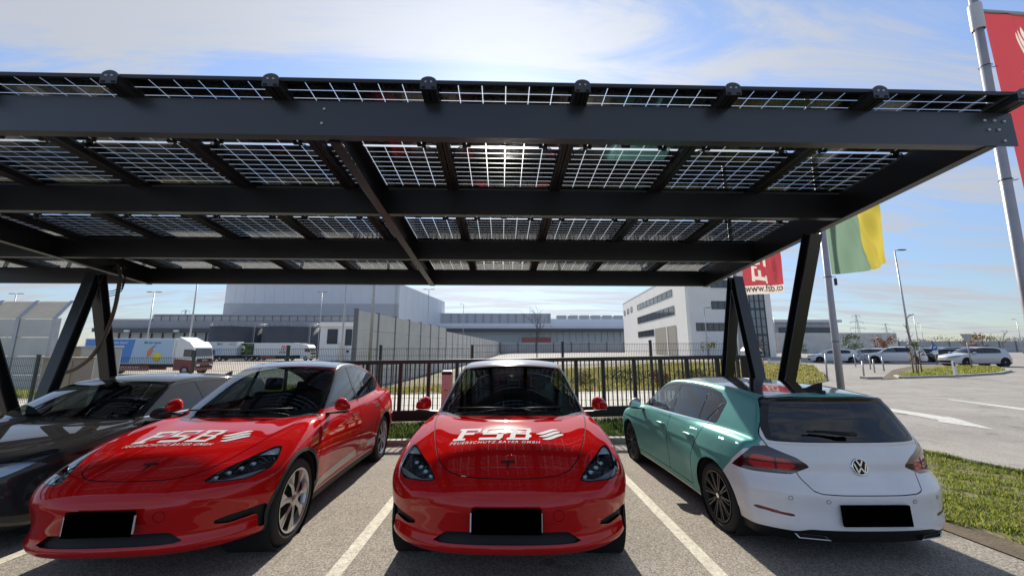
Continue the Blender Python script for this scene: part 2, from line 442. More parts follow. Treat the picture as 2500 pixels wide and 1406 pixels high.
# ---- body B: the compact hatchback
class BodyB:
    L = 4.26; WX = (.86, 3.48); WR = .318; WY = .885
    zt = Spl((-.2, .62), (0, .70), (.15, .79), (.35, .85), (.65, .905), (1.0, .955), (1.3, .985), (2., .995), (3., 1.0), (3.6, 1.0), (4.0, .968), (4.2, .93), (4.4, .88))
    xn = Spl((.1, .2), (.18, .07), (.25, .02), (.35, .0), (.5, 0), (.62, .01), (.72, .05), (.8, .13), (.9, .3))
    xt = Spl((.1, 4.08), (.2, 4.18), (.27, 4.225), (.34, 4.235), (.42, 4.235), (.5, 4.248), (.575, 4.252), (.63, 4.222), (.69, 4.185), (.78, 4.175), (.87, 4.16), (.95, 4.13), (1.1, 4.05))
    wp = Spl((-.2, .86), (.3, .875), (.86, .895), (1.5, .885), (2.4, .88), (3.0, .89), (3.48, .90), (3.9, .868), (4.4, .805))
    ws = Spl((.1, .90), (.2, .945), (.3, .975), (.45, .995), (.6, 1.0), (.70, .995), (.745, .985), (.80, .972), (.9, .945), (1.0, .905), (1.2, .80))
    rf = Spl((.7, .75), (.95, .91), (1.1, 1.005), (1.35, 1.16), (1.6, 1.30), (1.8, 1.385), (2.05, 1.44), (2.4, 1.462), (2.9, 1.455), (3.4, 1.425), (3.8, 1.375), (4.2, 1.31))
    xg = Spl((.9, 4.17), (1.0, 4.125), (1.15, 4.045), (1.25, 3.995), (1.285, 3.975), (1.32, 3.985), (1.36, 3.99), (1.5, 3.99))
    tp = Spl((.9, .94), (1.3, .97), (2., 1.0), (2.8, 1.0), (3.4, .97), (3.9, .91), (4.2, .86))
    def bow(s, y): a = np.abs(y)/.89; return .42*a**4+.08*a*a
    def Wg(s, x, z): return s.tp(x)*(.80-.42*(z-.97)-.12*(z-.97)**2)
    def W(s, x, z):
        fl = np.exp(-((x-.86)/.45)**2)+np.exp(-((x-3.48)/.45)**2)
        return s.wp(x)*s.ws(z)+.012*fl*np.exp(-((z-.58)/.2)**2)-.012*np.exp(-((z-.42)/.12)**2)*sstep(x, 1.2, 1.6)*(1-sstep(x, 2.7, 3.1))+.006*np.tanh((z-.735)/.012)*sstep(x, .5, .8)*(1-sstep(x, 3.7, 4.0))*(z < .9)
    def xw(s, x, y): return x-.26*y*y*(1-sstep(x, 1.6, 2.2))
    def tb(s, y): a = np.abs(y)/.88; return .24*a**4+.05*a*a
    def __call__(s, P):
        x, y, z = P.T; a = np.abs(y); b = s.bow(y)
        xh = x-.55*b*(1-sstep(x, .4, 1.3))
        top = (z-(s.zt(xh)-.035*(a/.85)**2))*.93
        side = a-s.W(x, z)
        f = smax(smax(top, side, .09), smax((s.xn(z)+b-x)*.92, (x-s.xt(z)+s.tb(y))*.92, .02), .05)
        f = smax(f, .16-z, .05)
        gt = (z-(s.rf(s.xw(x, y))-.05*(a/.6)**2))*.88
        g = smax(gt, (a-s.Wg(x, z))*.93, .055)
        g = smax(smax(g, (x-s.xg(z)+s.tb(y)+.012)*.85, .035), .94-z, .03)
        return smin(f, g, .045)
    
def band(m, d, w):
    """cut m by the line d=0 of width w: returns (inside, strip, outside)"""
    i, r = m.cut(d+w); st, o = r.cut(d-w); return i, st, o
# ---------------------------------------------------------------- cars
def paint(name, col, rough=.6, coat=1., flake=.05, metal=0., coatr=.015):
    return mat(name, col, rough, metal, coat, .0, noise=flake, nscale=3., coatr=coatr)
RED = paint('red_paint', (.48, .006, .006)); TEAL = paint('teal_satin_wrap', (.135, .37, .345), .42, .3, .06, .2, .25); WHITE = paint('white_paint', (.80, .765, .76)); BLACKP = paint('charcoal_paint', (.026, .025, .025))
BLK = mat('black_plastic', (.007, .007, .0075), .5, spec=.3, noise=.15, nscale=20); CLAD = mat('grey_black_cladding', (.025, .026, .027), .6, noise=.2, nscale=30, bump=.1, bscale=300)
GAP = mat('shut_line', (.004, .004, .004), .9); FRIT = mat('black_glass_edge', (.006, .006, .007), .12)
WS = glass('windscreen_glass', (.48, .55, .53), .04); SG = glass('side_glass', (.34, .40, .39), .02); DG = glass('privacy_glass', (.05, .055, .06), .02)
RG = mat('black_roof_glass', (.008, .009, .011), .13, coat=1., coatr=.0); CHR = mat('chrome', (.75, .75, .76), .12, 1.); ALU = mat('silver_wheel', (.55, .55, .56), .32, .85, noise=.05); DKW = mat('black_wheel', (.018, .018, .019), .35, .3, noise=.1)
TYRE = mat('tyre_rubber', (.018, .018, .018), .82, noise=.2, nscale=40, bump=.25, bscale=90); WELL = mat('wheel_well', (.006, .006, .006), .95); CAB = mat('black_interior', (.012, .012, .013), .8, noise=.2, nscale=15); CABL = mat('light_headliner', (.16, .16, .155), .9)
LENS = glass('headlight_lens', (.80, .84, .86), .05); LAMPIN = mat('headlight_bowl', (.05, .055, .06), .25, .6, noise=.3, nscale=60); LAMPS = mat('silver_reflector', (.40, .42, .45), .15, .9); DRL = mat('white_light_bar', (.72, .74, .78), .2, coat=1.)
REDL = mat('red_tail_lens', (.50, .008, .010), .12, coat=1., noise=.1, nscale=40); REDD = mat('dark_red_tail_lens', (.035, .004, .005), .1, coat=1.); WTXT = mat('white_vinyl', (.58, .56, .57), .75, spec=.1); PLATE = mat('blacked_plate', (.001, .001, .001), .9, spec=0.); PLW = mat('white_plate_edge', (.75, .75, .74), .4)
CLEAR = mat('smoked_lens', (.10, .11, .12), .1, coat=1.)

def decal(P, f, seed, off, name, material, parent, step=.04, axis=(0, 1)):
    """polygons in two of the body's coordinates, cut to a fine grid and laid on the surface f"""
    bm = bmesh.new()
    for p in P:
        if len(p) >= 3:
            try: bm.faces.new([bm.verts.new((u, v, 0)) for u, v in p])
            except ValueError: pass
    A = np.array([q for p in P for q in p]); lo, hi = A.min(0), A.max(0)
    for k in (0, 1):
        for c in np.arange(lo[k]+step, hi[k], step):
            co = [0, 0, 0]; no = [0, 0, 0]; co[k] = c; no[k] = 1
            bmesh.ops.bisect_plane(bm, geom=bm.verts[:]+bm.edges[:]+bm.faces[:], plane_co=co, plane_no=no)
    V = np.array([seed(v.co.x, v.co.y) for v in bm.verts]); V, N = onto(f, V, 8, off)
    bm.verts.index_update(); F = [tuple(v.index for v in q.verts) for q in bm.faces]; bm.free()
    G = grad(f, V); 
    out = []
    for q in F:
        a, b, c = V[q[0]], V[q[1]], V[q[2]]
        out.append(q if np.dot(np.cross(b-a, c-a), G[q[0]]) > 0 else q[::-1])
    return emit(name, M(V, N, out), material, parent)

def make_wheel(root, x, side, wy, r, kind):
    """one wheel: dark drum with tyre and rim children; side=+1/-1 is the outer face direction along y"""
    w = bpy.data.objects.new('wheel', None)
    s = side
    mb = MB().m(WELL); mb.lathe([(.001, -.05*s), (r*.70, -.05*s), (r*.70, -.19*s)], 32, 'Y')
    w = mb.build('wheel', None, root, (x, s*(wy-.03), r-.004))
    rr = r*.735; t = MB().m(TYRE); ww = .118
    prof = [(rr, -.2), (rr, -.01), (rr+.012, .004), (rr+.03, .012), (r-.05, .014), (r-.022, .004), (r-.006, -.016), (r, -.04)]
    for k in range(5):
        y = -.05-k*.025; prof += [(r, y), (r-.007, y-.002), (r-.007, y-.006), (r, y-.008)]
    prof += [(r, -.185), (r-.01, -.205), (r-.05, -.22), (rr, -.21)]
    t.lathe([(a, b*s) for a, b in prof], 56, 'Y'); t.build('tyre', None, w)
    q = MB()
    if kind == 'aero':
        q.m(ALU); q.lathe([(rr+.004, .012*s), (rr-.008, .012*s), (rr-.02, -.004*s), (rr-.022, -.1*s)], 56, 'Y')
        q.lathe([(.001, .016*s), (.05, .014*s), (.062, .0)], 24, 'Y')
        n = 7
        for k in range(n):
            a = 2*math.pi*k/n+.2
            def pt(rad, da, h): return (rad*math.cos(a+da), h*s, rad*math.sin(a+da))
            L0, C0, R0 = pt(.058, -.38, .004), pt(.058, 0, .012), pt(.058, .38, .004)
            L1, C1, R1 = pt(.14, -.16, .004), pt(.14, -.02, .013), pt(.14, .15, .002)
            L2, C2, R2 = pt(rr-.014, -.27, .004), pt(rr-.012, .02, .004), pt(rr-.014, .25, -.004)
            for A in ((L0, C0, C1, L1), (C0, R0, R1, C1), (L1, C1, C2, L2), (C1, R1, R2, C2)): q.face(A)
    else:
        q.m(DKW); q.lathe([(rr+.004, .010*s), (rr-.010, .010*s), (rr-.018, -.006*s), (rr-.02, -.1*s)], 56, 'Y')
        q.lathe([(.001, .0), (.03, .002*s), (.055, -.004*s), (.06, -.03*s)], 24, 'Y')
        mdl = mat('grey_spoke_edge', (.10, .10, .105), .3, .6)
        for k in range(10):
            for d in (-.11, .11):
                a = 2*math.pi*k/10; q.m(mdl if d > 0 else DKW)
                p0 = Vector((.05*math.cos(a+d), -.012*s, .05*math.sin(a+d))); p1 = Vector(((rr-.014)*math.cos(a+d*.75), .0, (rr-.014)*math.sin(a+d*.75)))
                q.bar(p0, p1, .012, .02, up=(0, 1, 0))
        q.m(CHR); q.lathe([(.001, .004*s), (.022, .003*s)], 16, 'Y')
    q.build('rim', None, w)
    # hub carrier behind the spokes
    return w

def cabin(root, xs, zb, wid, hr, wheel_y, dash_x, L):
    """seats, dashboard and steering wheel seen through the glass"""
    for y in (-.36, .36):
        m = MB().m(CAB)
        m.box((xs, y-.24, zb-.55), (xs+.5, y+.24, zb-.42), bev=.05)
        mx = Matrix.Translation((xs+.5, y, zb-.45)) @ Matrix.Rotation(R(-15), 4, 'Y').inverted().inverted()
        mx = Matrix.Translation((xs+.48, y, zb-.45)) @ Matrix.Rotation(R(16), 4, 'Y')
        m.box((-.06, -.23, 0), (.06, .23, .60), mx, .05); m.box((-.04, -.12, .62), (.05, .12, .62+hr), mx, .04)
        m.build('seat', None, root)
    m = MB().m(CAB); mx = Matrix.Translation((xs+1.38, 0, zb-.45)) @ Matrix.Rotation(R(18), 4, 'Y')
    m.box((-.06, -.62, 0), (.06, .62, .56), mx, .05)
    for y in (-.38, 0, .38): m.box((-.04, y-.11, .57), (.05, y+.11, .70), mx, .03)
    m.build('rear_bench', None, root)
    m = MB().m(CAB); m.box((dash_x, -.68, zb-.35), (dash_x+.42, .68, zb-.06), bev=.06); m.build('dashboard', None, root)
    m = MB().m(BLK); c = Vector((dash_x+.52, wheel_y, zb-.08)); mx = Matrix.Translation(c) @ Matrix.Rotation(R(65), 4, 'Y')
    pts = [mx @ Vector((.18*math.cos(a), .18*math.sin(a), 0)) for a in np.linspace(0, 2*math.pi, 25)]
    m.tube(pts, .014, 8, False); m.bar(mx @ Vector((0, -.17, 0)), mx @ Vector((0, .17, 0)), .05, .02); m.build('steering_wheel', None, root)

def mirror_part(root, x, y, z, mtl, s):
    """door mirror: a rounded shell on a foot; s is the side sign"""
    m = MB().m(mtl); O = rnd([(-.055, -.065), (-.05, .05), (.0, .085), (.075, .062), (.125, .0), (.128, -.065)], 5, .4); n = len(O); rings = []
    for k in range(9):
        t = k/8; f = math.sin(math.pi*min(.5, .06+.55*t))**.75 if t < .8 else 1-.10*((t-.8)/.2)**2
        rings.append([m.bm.verts.new((x-.10+.155*t+.03*max(0, 1-t)*p[0]/.1, y+s*((p[0]-.03)*f+.03-.01), z+p[1]*f-.01)) for p in O])
    for A_, B_ in zip(rings, rings[1:]):
        for i in range(n): q = m.bm.faces.new((A_[i], A_[(i+1) % n], B_[(i+1) % n], B_[i])); q.smooth = True
    m.bm.faces.new(rings[0]); m.m(CHR); q = m.bm.faces.new(rings[-1]); q.material_index = 1
    m.m(BLK); m.bar((x+.02, y-s*.17, z-.10), (x-.01, y+s*.10, z-.084), .10, .018)
    m.m(CHR)
    o = m.build('mirror', None, root)
    return o

def side_ok(m, d, t=.5): return np.maximum(d, (t-np.abs(m.N[:, 1]))*.12)

def make_A(name, label, simple=False):
    B = BodyA(); root = thing(name, label, 'car')
    m = nets(B, (-.06, -1.06, .1), (4.82, 1.06, 1.70), .022)
    X = lambda q: q.V[:, 0]; Yv = lambda q: q.V[:, 1]; A = lambda q: np.abs(q.V[:, 1]); Z = lambda q: q.V[:, 2]
    # wheel openings, arch cladding, sills
    def arch(q, r): return np.minimum(*[np.hypot(X(q)-c, Z(q)-.36)-r for c in B.WX])
    _, m = m.cut(np.maximum(arch(m, .395), .55-A(m)))
    cl, m = m.cut(side_ok(m, arch(m, .432), .3)); 
    sill, m = m.cut(np.maximum(np.maximum(Z(m)-.265, .9-X(m)), X(m)-3.9))
    under, m = m.cut(np.maximum(Z(m)-.185, .12-X(m)+B.bow(Yv(m))))
    emit('underbody', under, BLK, root)
    for q in cl.halves():
        for w_ in q.cut(2.3-X(q)): emit('wheel_arch_cladding', w_, CLAD, root)
    for q in sill.halves(): emit('sill_cladding', q, CLAD, root)
    # windscreen and roof glass
    xw = lambda q: B.xw(X(q), Yv(q))
    f = lambda q: smax(smax(1.235-xw(q), xw(q)-2.11, .06), A(q)-(.775-.135*(xw(q)-1.2)), .10)
    cow, m = m.cut(np.maximum(np.maximum(1.135-xw(m), xw(m)-1.26), A(m)-.70)) if False else (M(np.zeros((0, 3)), np.zeros((0, 3)), []), m)
    zone, m = m.cut(np.maximum(f(m)-.03, .93-Z(m)))
    ws, fr = zone.cut(f(zone))
    emit('windscreen', [(ws.shift(-.004), WS), (fr.shift(-.002), FRIT)], None, root)
    f2 = lambda q: smax(smax(2.15-xw(q), X(q)-4.34, .06), A(q)-.615*B.tp(X(q)), .08)
    rg, m = m.cut(np.maximum(f2(m), 1.2-Z(m))); emit('roof_glass', rg.shift(-.002), RG, root)
    # side windows
    fw = [(1.48, 1.065), (1.60, 1.165), (1.98, 1.385), (2.22, 1.475), (2.58, 1.515), (2.60, 1.085)]
    rw = [(2.68, 1.09), (2.67, 1.517), (3.0, 1.505), (3.45, 1.435), (3.8, 1.335), (4.04, 1.235), (4.0, 1.175), (3.7, 1.13)]
    allw = rnd([(1.40, 1.055), (1.60, 1.185), (1.98, 1.41), (2.24, 1.505), (2.62, 1.545), (3.02, 1.53), (3.48, 1.458), (3.83, 1.355), (4.12, 1.235), (4.04, 1.155), (3.7, 1.11), (2.64, 1.065)], 4, .15)
    tr, m = m.cut(side_ok(m, poly_sdf(X(m), Z(m), allw)))
    g1, tr = tr.cut(poly_sdf(X(tr), Z(tr), rnd(fw, 4, .08))); g2, tr = tr.cut(poly_sdf(X(tr), Z(tr), rnd(rw, 4, .15)))
    [emit('window_trim', q.shift(-.003), FRIT, root) for q in tr.halves()]
    for g in g1.halves(): emit('side_window', g.shift(-.006), SG, root)
    for g in g2.halves(): emit('side_window', g.shift(-.006), SG, root)
    # headlights
    hp = rnd([(.525, .665), (.64, .675), (.80, .722), (.895, .85), (.90, .95), (.852, 1.10), (.805, 1.075), (.715, .945), (.615, .82)], 5, .28)
    co = lambda q: (A(q), .6*X(q)+.8*Z(q))
    hd = lambda q: np.maximum(poly_sdf(*co(q), hp), X(q)-1.1)
    hl, m = m.cut(hd(m))
    for h in hl.halves():
        rim, core = None, None
        core, edge = h.cut(hd(h)+.010)
        ho = emit('headlight', [(core.shift(-.002), LENS), (edge.shift(-.002), FRIT)], None, root)
        bowl = core.shift(-.045)
        s_ = .6*bowl.V[:, 0]+.8*bowl.V[:, 2]; a_ = np.abs(bowl.V[:, 1])
        up, bowl = bowl.cut(np.maximum(.955-s_+.35*(a_-.75), .012-np.minimum(a_-.60, 9)))
        a_ = np.abs(bowl.V[:, 1]); s_ = .6*bowl.V[:, 0]+.8*bowl.V[:, 2]
        st, bowl = bowl.cut(np.abs(s_-(.675+1.05*np.maximum(a_-.64, 0)**1.25))-.022)
        emit('headlight_bowl', [(up.shift(.030), DRL), (st.shift(.022), mat('grey_light_guide', (.22, .235, .25), .2, coat=1.)), (bowl, LAMPIN)], None, ho)
        mb = MB().m(LAMPS); sg = 1 if h.V[:, 1].mean() > 0 else -1
        for q in range(4):
            P0 = np.array([[.20+.07*q+.02, sg*(.60+.055*q), .765+.012*q]]); P0, N0 = onto(B, P0, 8, -.035)
            mxx = Matrix.Translation(P0[0]) @ Vector(N0[0]).to_track_quat('Z', 'Y').to_matrix().to_4x4()
            mb.lathe([(.024, .012), (.018, 0), (.001, -.008)], 14, 'Z', mxx)
        mb.build('projector', None, ho)
    # bonnet with its shut line
    hpts = [(.155, 0), (.162, .2), (.19, .36), (.26, .475), (.42, .57), (.70, .66), (1.0, .73), (1.33, .775)]
    hpoly = np.array(hpts+[(1.28, .4), (1.235, 0)]+[(1.28, -.4)]+[(a, -b) for a, b in hpts[:0:-1]])
    hn = np.vstack([hpts, [(1.38, .70), (1.215+.01, .0)], [(1.38, -.70)], [(a, -b) for a, b in hpts[:0:-1]]])
    hdn = lambda q: np.maximum(poly_sdf(X(q), Yv(q), rnd(hn, 4, .3)), np.maximum(.62-Z(q), (.1-q.N[:, 2])*.1))
    hood, gap, m = (lambda q: (lambda i, r: (i,)+r.cut(hdn(r)-.0045))(*q.cut(hdn(q)+.0045)))(m)
    emit('bonnet', hood, RED, root)
    gaps = [gap.shift(-.004)]
    # front intakes
    fr_ = lambda q, d: np.maximum(d, (q.N[:, 0]+.15)*.1)
    gi = rnd([(-.42, .412), (.42, .412), (.53, .338), (-.53, .338)], 4, .12)
    it, m = m.cut(np.maximum(poly_sdf(Yv(m), Z(m), gi), X(m)-.6)); emit('bumper_grille', it.shift(-.03), BLK, root)
    sl = rnd([(.63, .43), (.74, .458), (.915, .475), (.915, .30), (.888, .31), (.872, .415), (.74, .40)], 4, .15)
    it, m = m.cut(np.maximum(poly_sdf(A(m), Z(m), sl), X(m)-.75))
    for h in it.halves(): emit('bumper_slot', h.shift(-.02), BLK, root)
    tow = lambda q: np.maximum(np.hypot(Yv(q)+.36, Z(q)-.52)-.038, X(q)-.5)
    i, r_ = m.cut(tow(m)+.002); gp, m = r_.cut(tow(r_)-.002); gaps.append(gp.shift(-.002)); towcap = i
    # doors
    d1 = [(1.33, .30), (1.25, .55), (1.33, .9), (1.40, 1.055), (1.60, 1.19), (1.98, 1.415), (2.24, 1.51), (2.62, 1.55), (2.635, 1.06), (2.62, .6), (2.63, .30)]
    d2 = [(2.63, .30), (2.62, .6), (2.635, 1.06), (2.62, 1.55), (3.02, 1.535), (3.48, 1.465), (3.72, 1.35), (3.60, 1.1), (3.45, .85), (3.27, .62), (3.2, .30)]
    for dp, hx in ((d1, 2.42), (d2, 3.38)):
        dd = lambda q: side_ok(q, poly_sdf(X(q), Z(q), rnd(dp, 3, .06)), .35)
        i, r_ = m.cut(dd(m)+.0048); gp, m = r_.cut(dd(r_)-.0048); gaps.append(gp.shift(-.004))
        for h in i.halves():
            d_ = emit('door', h, RED, root); sg = 1 if h.V[:, 1].mean() > 0 else -1
            decal([[(hx-.10, .885), (hx+.10, .885), (hx+.11, .898), (hx+.10, .911), (hx-.10, .911), (hx-.11, .898)]], B, lambda u, v: (u, sg*.93, v), .004, 'handle', CHR, d_)
    emit('body', [(m, RED), (towcap, RED)]+[(g, GAP) for g in gaps], None, root)
    lin, _ = m.cut(.75-Z(m)); li = lin.shift(-.03); emit('cabin_lining', M(li.V, -li.N, [q[::-1] for q in li.F]), CAB, root)
    # well liners
    for c in B.WX:
        for s in (-1, 1): MB().m(WELL).lathe([(.40, .93*s), (.40, .50*s), (.001, .50*s)], 36, 'Y', Matrix.Translation((c, 0, .36))).build('wheel_well', None, root)
    for c in B.WX:
        for s in (-1, 1): make_wheel(root, c, s, B.WY, B.WR, 'aero')
    cabin(root, 1.85, 1.06, .6, .17, -.38, 1.30, B.L)
    for s in (-1, 1): mirror_part(root, 1.64, s*.985, 1.105, RED, s)
    # plate, emblem, lettering, wipers
    mb = MB().m(PLATE); mb.box((-.024, -.238, .425), (-.006, .238, .585), bev=.004); mb.m(PLW); mb.box((-.018, .238, .44), (-.006, .247, .555)); mb.box((-.018, -.242, .44), (-.006, -.238, .555)); mb.build('licence_plate', None, root)
    hs = lambda u, v: (v, -u, float(B.zt(v))+.02)
    T = [[(-.055, .30), (.055, .30), (.048, .285), (-.048, .285)], [(-.012, .282), (.012, .282), (.0, .195)], [(-.04, .312), (.04, .312), (.035, .305), (-.035, .305)]]
    T = [[(u*1.1, v+.02) for u, v in p] for p in T]
    decal(T, B, hs, .004, 'emblem', FRIT, root, .02)
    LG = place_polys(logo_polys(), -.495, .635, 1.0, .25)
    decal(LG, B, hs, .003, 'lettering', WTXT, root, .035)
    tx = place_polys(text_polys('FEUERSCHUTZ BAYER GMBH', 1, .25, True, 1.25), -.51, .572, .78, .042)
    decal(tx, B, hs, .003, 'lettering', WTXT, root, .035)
    for sg in (-1, 1):
        ss_ = lambda u, v: (u, sg*.93, v)
        ST = [[(1.28, .305), (2.52, .345), (2.50, .43), (1.34, .385)], [(2.98, .36), (3.30, .372), (3.26, .455), (2.96, .445)]]
        decal(ST, B, ss_, .003, 'side_stripe', mat('pale_vinyl', (.62, .60, .54), .4), root, .05)
        q = place_polys(logo_polys()[:-36], 0, 0, .34, .075); q = [[((2.93-u if sg > 0 else 2.57+u), .36+v) for u, v in p] for p in q]
        decal(q, B, ss_, .003, 'lettering', mat('pale_vinyl_thin', (.50, .16, .14), .4), root, .05)
    mb = MB().m(BLK)
    for s, y0, y1 in ((1, .62, -.02), (-1, .02, -.55)):
        mb.tube([(1.30+.28*y0*y0, y0, 1.075), (1.31, (y0+y1)/2, 1.09), (1.30+.28*y1*y1, y1, 1.088)], .008, 6)
    mb.build('wiper', None, root)
    return root

def make_B(name, label, front, rear=None, h=.022, detail=True, roofm=None, mirror=None, rimk='multi', group=None, cat='car', glassm=None, trimc=None):
    B = BodyB(); root = thing(name, label, cat, group=group)
    m = nets(B, (-.06, -.98, .09), (4.34, .98, 1.56), h); rear = rear or front
    X = lambda q: q.V[:, 0]; Yv = lambda q: q.V[:, 1]; A = lambda q: np.abs(q.V[:, 1]); Z = lambda q: q.V[:, 2]
    arch = lambda q, r: np.minimum(*[np.hypot(X(q)-c, Z(q)-.325)-r for c in B.WX])
    _, m = m.cut(np.maximum(arch(m, .352), .50-A(m)))
    under, m = m.cut(np.maximum(Z(m)-.18, .05-X(m)+B.bow(Yv(m))))
    xw = lambda q: B.xw(X(q), Yv(q))
    f = lambda q: smax(smax(1.15-xw(q), xw(q)-1.80, .06), A(q)-(.735-.19*(xw(q)-1.1)), .10)
    zone, m = m.cut(np.maximum(f(m)-.028, .92-Z(m))); ws, fr = zone.cut(f(zone))
    emit('windscreen', [(ws.shift(-.004), glassm or WS), (fr.shift(-.002), FRIT)], None, root)
    # rear window under a dark lip
    rz = lambda q, d: np.maximum(d, (.12-q.N[:, 0])*.15)
    zonep = rnd([(-.66, .955), (.66, .955), (.665, 1.06), (.575, 1.335), (-.575, 1.335), (-.665, 1.06)], 4, .12)
    glp = rnd([(-.62, .972), (.62, .972), (.585, 1.14), (.515, 1.285), (-.515, 1.285), (-.585, 1.14)], 5, .18)
    zone, m = m.cut(np.maximum(rz(m, poly_sdf(Yv(m), Z(m), zonep)), 3.8-X(m))); gl, fr = zone.cut(poly_sdf(Yv(zone), Z(zone), glp))
    emit('rear_window', [(gl.shift(-.002), DG), (fr, FRIT)], None, root)
    # side windows
    fw = [(1.38, .985), (1.48, 1.06), (1.74, 1.235), (1.98, 1.32), (2.28, 1.352), (2.33, .995)]
    rw = [(2.42, .998), (2.38, 1.355), (2.75, 1.352), (3.05, 1.33), (3.02, 1.01)]
    qw = [(3.07, 1.012), (3.09, 1.325), (3.30, 1.285), (3.42, 1.22), (3.37, 1.03)]
    allw = rnd([(1.28, .972), (1.48, 1.085), (1.74, 1.262), (1.98, 1.35), (2.3, 1.385), (2.75, 1.382), (3.1, 1.358), (3.34, 1.312), (3.48, 1.24), (3.42, 1.02), (3.36, .998), (2.3, .972)], 3, .14)
    tr, m = m.cut(side_ok(m, poly_sdf(X(m), Z(m), allw)))
    for wp, gm in ((fw, SG), (rw, DG), (qw, DG)):
        g, tr = tr.cut(poly_sdf(X(tr), Z(tr), rnd(wp, 3, .08)))
        for q in g.halves(): emit('side_window', q.shift(-.005), gm, root)
    lo, up = tr.cut(Z(tr)-(.992+.012*(X(tr)-2.3)))
    for q in tr.halves():
        lo, up = q.cut(Z(q)-(.992+.012*(X(q)-2.3))); emit('window_trim', [(up.shift(-.002), FRIT), (lo, trimc or CHR)], None, root)
    gaps = []
    def seam(q, fn, w=.0045):
        i, r = q.cut(fn(q)+w); g, o = r.cut(fn(r)-w); gaps.append(g.shift(-.004)); return i, o
    # lamps: unrolled round the corners
    tl = rnd([(.44, .765), (.56, .835), (.84, .918), (.98, .90), (1.26, .708), (1.0, .692), (.62, .698)], 4, .07)
    tt = lambda q: (A(q)-X(q)+4.2, Z(q))
    l, m = m.cut(np.maximum(poly_sdf(*tt(m), tl), 3.5-X(m)))
    for q in l.halves():
        c, e = q.cut(poly_sdf(*tt(q), rnd([(.56, .755), (.62, .812), (.98, .845), (1.06, .775), (1.0, .725), (.64, .725)], 3, .2)))
        b1, e = e.cut(np.maximum(np.abs(Z(e)-.711)-.008, tt(e)[0]-.80))
        s1, c = c.cut(np.maximum(np.abs(tt(c)[0]-.76)-.010, -1)); s2, c = c.cut(np.abs(Z(c)-.785)-.006)
        emit('tail_light', [(c.shift(-.006), REDL), (s1.shift(-.002), REDD), (s2.shift(-.002), REDD), (e.shift(-.001), REDD), (b1.shift(-.002), CLEAR)], None, root)
    hp = rnd([(.40, .625), (.60, .60), (1.0, .635), (1.42, .80), (1.32, .815), (.85, .735), (.42, .70)], 4, .25)
    hu = lambda q: (A(q)+X(q), Z(q))
    l, m = m.cut(np.maximum(poly_sdf(*hu(m), hp), X(m)-.75))
    for q in l.halves():
        o = emit('headlight', q.shift(-.002), LENS, root)
        emit('headlight_bowl', q.shift(-.05), LAMPS, o)
    fr_ = lambda q, d: np.maximum(np.maximum(d, (q.N[:, 0]+.15)*.1), X(q)-.5)
    g, m = m.cut(fr_(m, poly_sdf(Yv(m), Z(m), [(-.42, .635), (.42, .635), (.42, .69), (-.42, .69)]))); g2, m = m.cut(fr_(m, poly_sdf(Yv(m), Z(m), rnd([(-.62, .24), (.62, .24), (.55, .42), (-.55, .42)], 3, .1))))
    emit('grille', [(g.shift(-.01), BLK), (g2.shift(-.02), BLK)], None, root)
    # black apron, reflectors
    di, m = m.cut(np.maximum(Z(m)-(.262+.028*sstep(.62-A(m), 0, .16)), 3.75-X(m)))
    emit('rear_apron', [(di, BLK), (under, BLK)], None, root)
    rf = rnd([(.60, .372), (.64, .398), (1.00, .425), (1.06, .418), (.98, .395)], 3, .12)
    if detail:
        r, m = m.cut(np.maximum(poly_sdf(*tt(m), rf), 3.8-X(m)))
        for q in r.halves(): emit('reflector', q.shift(-.002), mat('red_reflector', (.16, .006, .008), .2, coat=1.), root)
        # bonnet and hatch
        hn = np.vstack([[(.30, 0), (.32, .3), (.42, .52), (.62, .66), (1.1, .72), (1.30, .74)], [(1.12, 0)], [(1.30, -.74), (1.1, -.72), (.62, -.66), (.42, -.52), (.32, -.3)]])
        bo, m = seam(m, lambda q: np.maximum(poly_sdf(X(q), Yv(q), rnd(hn, 3, .2)), (.25-q.N[:, 2])*.1)); emit('bonnet', bo, front, root)
        hh = rnd([(-.60, 1.2), (.60, 1.2), (.70, 1.0), (.66, .90), (.52, .78), (.50, .68), (.43, .565), (-.43, .565), (-.50, .68), (-.52, .78), (-.66, .90), (-.70, 1.0)], 3, .22)
        ha, m = seam(m, lambda q: np.maximum(rz(q, poly_sdf(Yv(q), Z(q), hh)), 3.8-X(q)), .0038)
        cre, ha2 = ha.cut(np.abs(Z(ha)-.69)-.0015)
        ho = emit('hatch', ha, rear, root)
        # doors
        d1 = [(1.20, .27), (1.16, .55), (1.20, .85), (1.28, .965), (1.48, 1.09), (1.74, 1.27), (1.98, 1.36), (2.34, 1.395), (2.40, .98), (2.36, .6), (2.36, .27)]
        d2 = [(2.36, .27), (2.36, .6), (2.40, .98), (2.34, 1.395), (2.75, 1.39), (3.1, 1.365), (3.36, 1.31), (3.30, 1.0), (3.16, .78), (3.02, .58), (2.98, .27)]
        for dp, hx in ((d1, 2.18), (d2, 3.0)):
            i, m = seam(m, lambda q: side_ok(q, poly_sdf(X(q), Z(q), rnd(dp, 3, .06)), .35))
            for q in i.halves():
                sg = 1 if Yv(q).mean() > 0 else -1; d_ = emit('door', q, front, root)
                p, n_ = onto(B, np.array([[hx, sg*.88, .815]]), 6, .022); p = p[0]
                k = MB().m(front if front is TEAL else BLK); pts = [(p[0]+t*.11, p[1]-sg*.02*(abs(t) > .9), p[2]+.006*math.cos(t*1.5)) for t in np.linspace(-1, 1, 9)]
                k.tube(pts, [.010, .017, .019, .019, .019, .019, .019, .017, .010], 8); k.build('handle', None, d_)
        li, m2 = m.cut(np.abs(Z(m)-9)-.001)
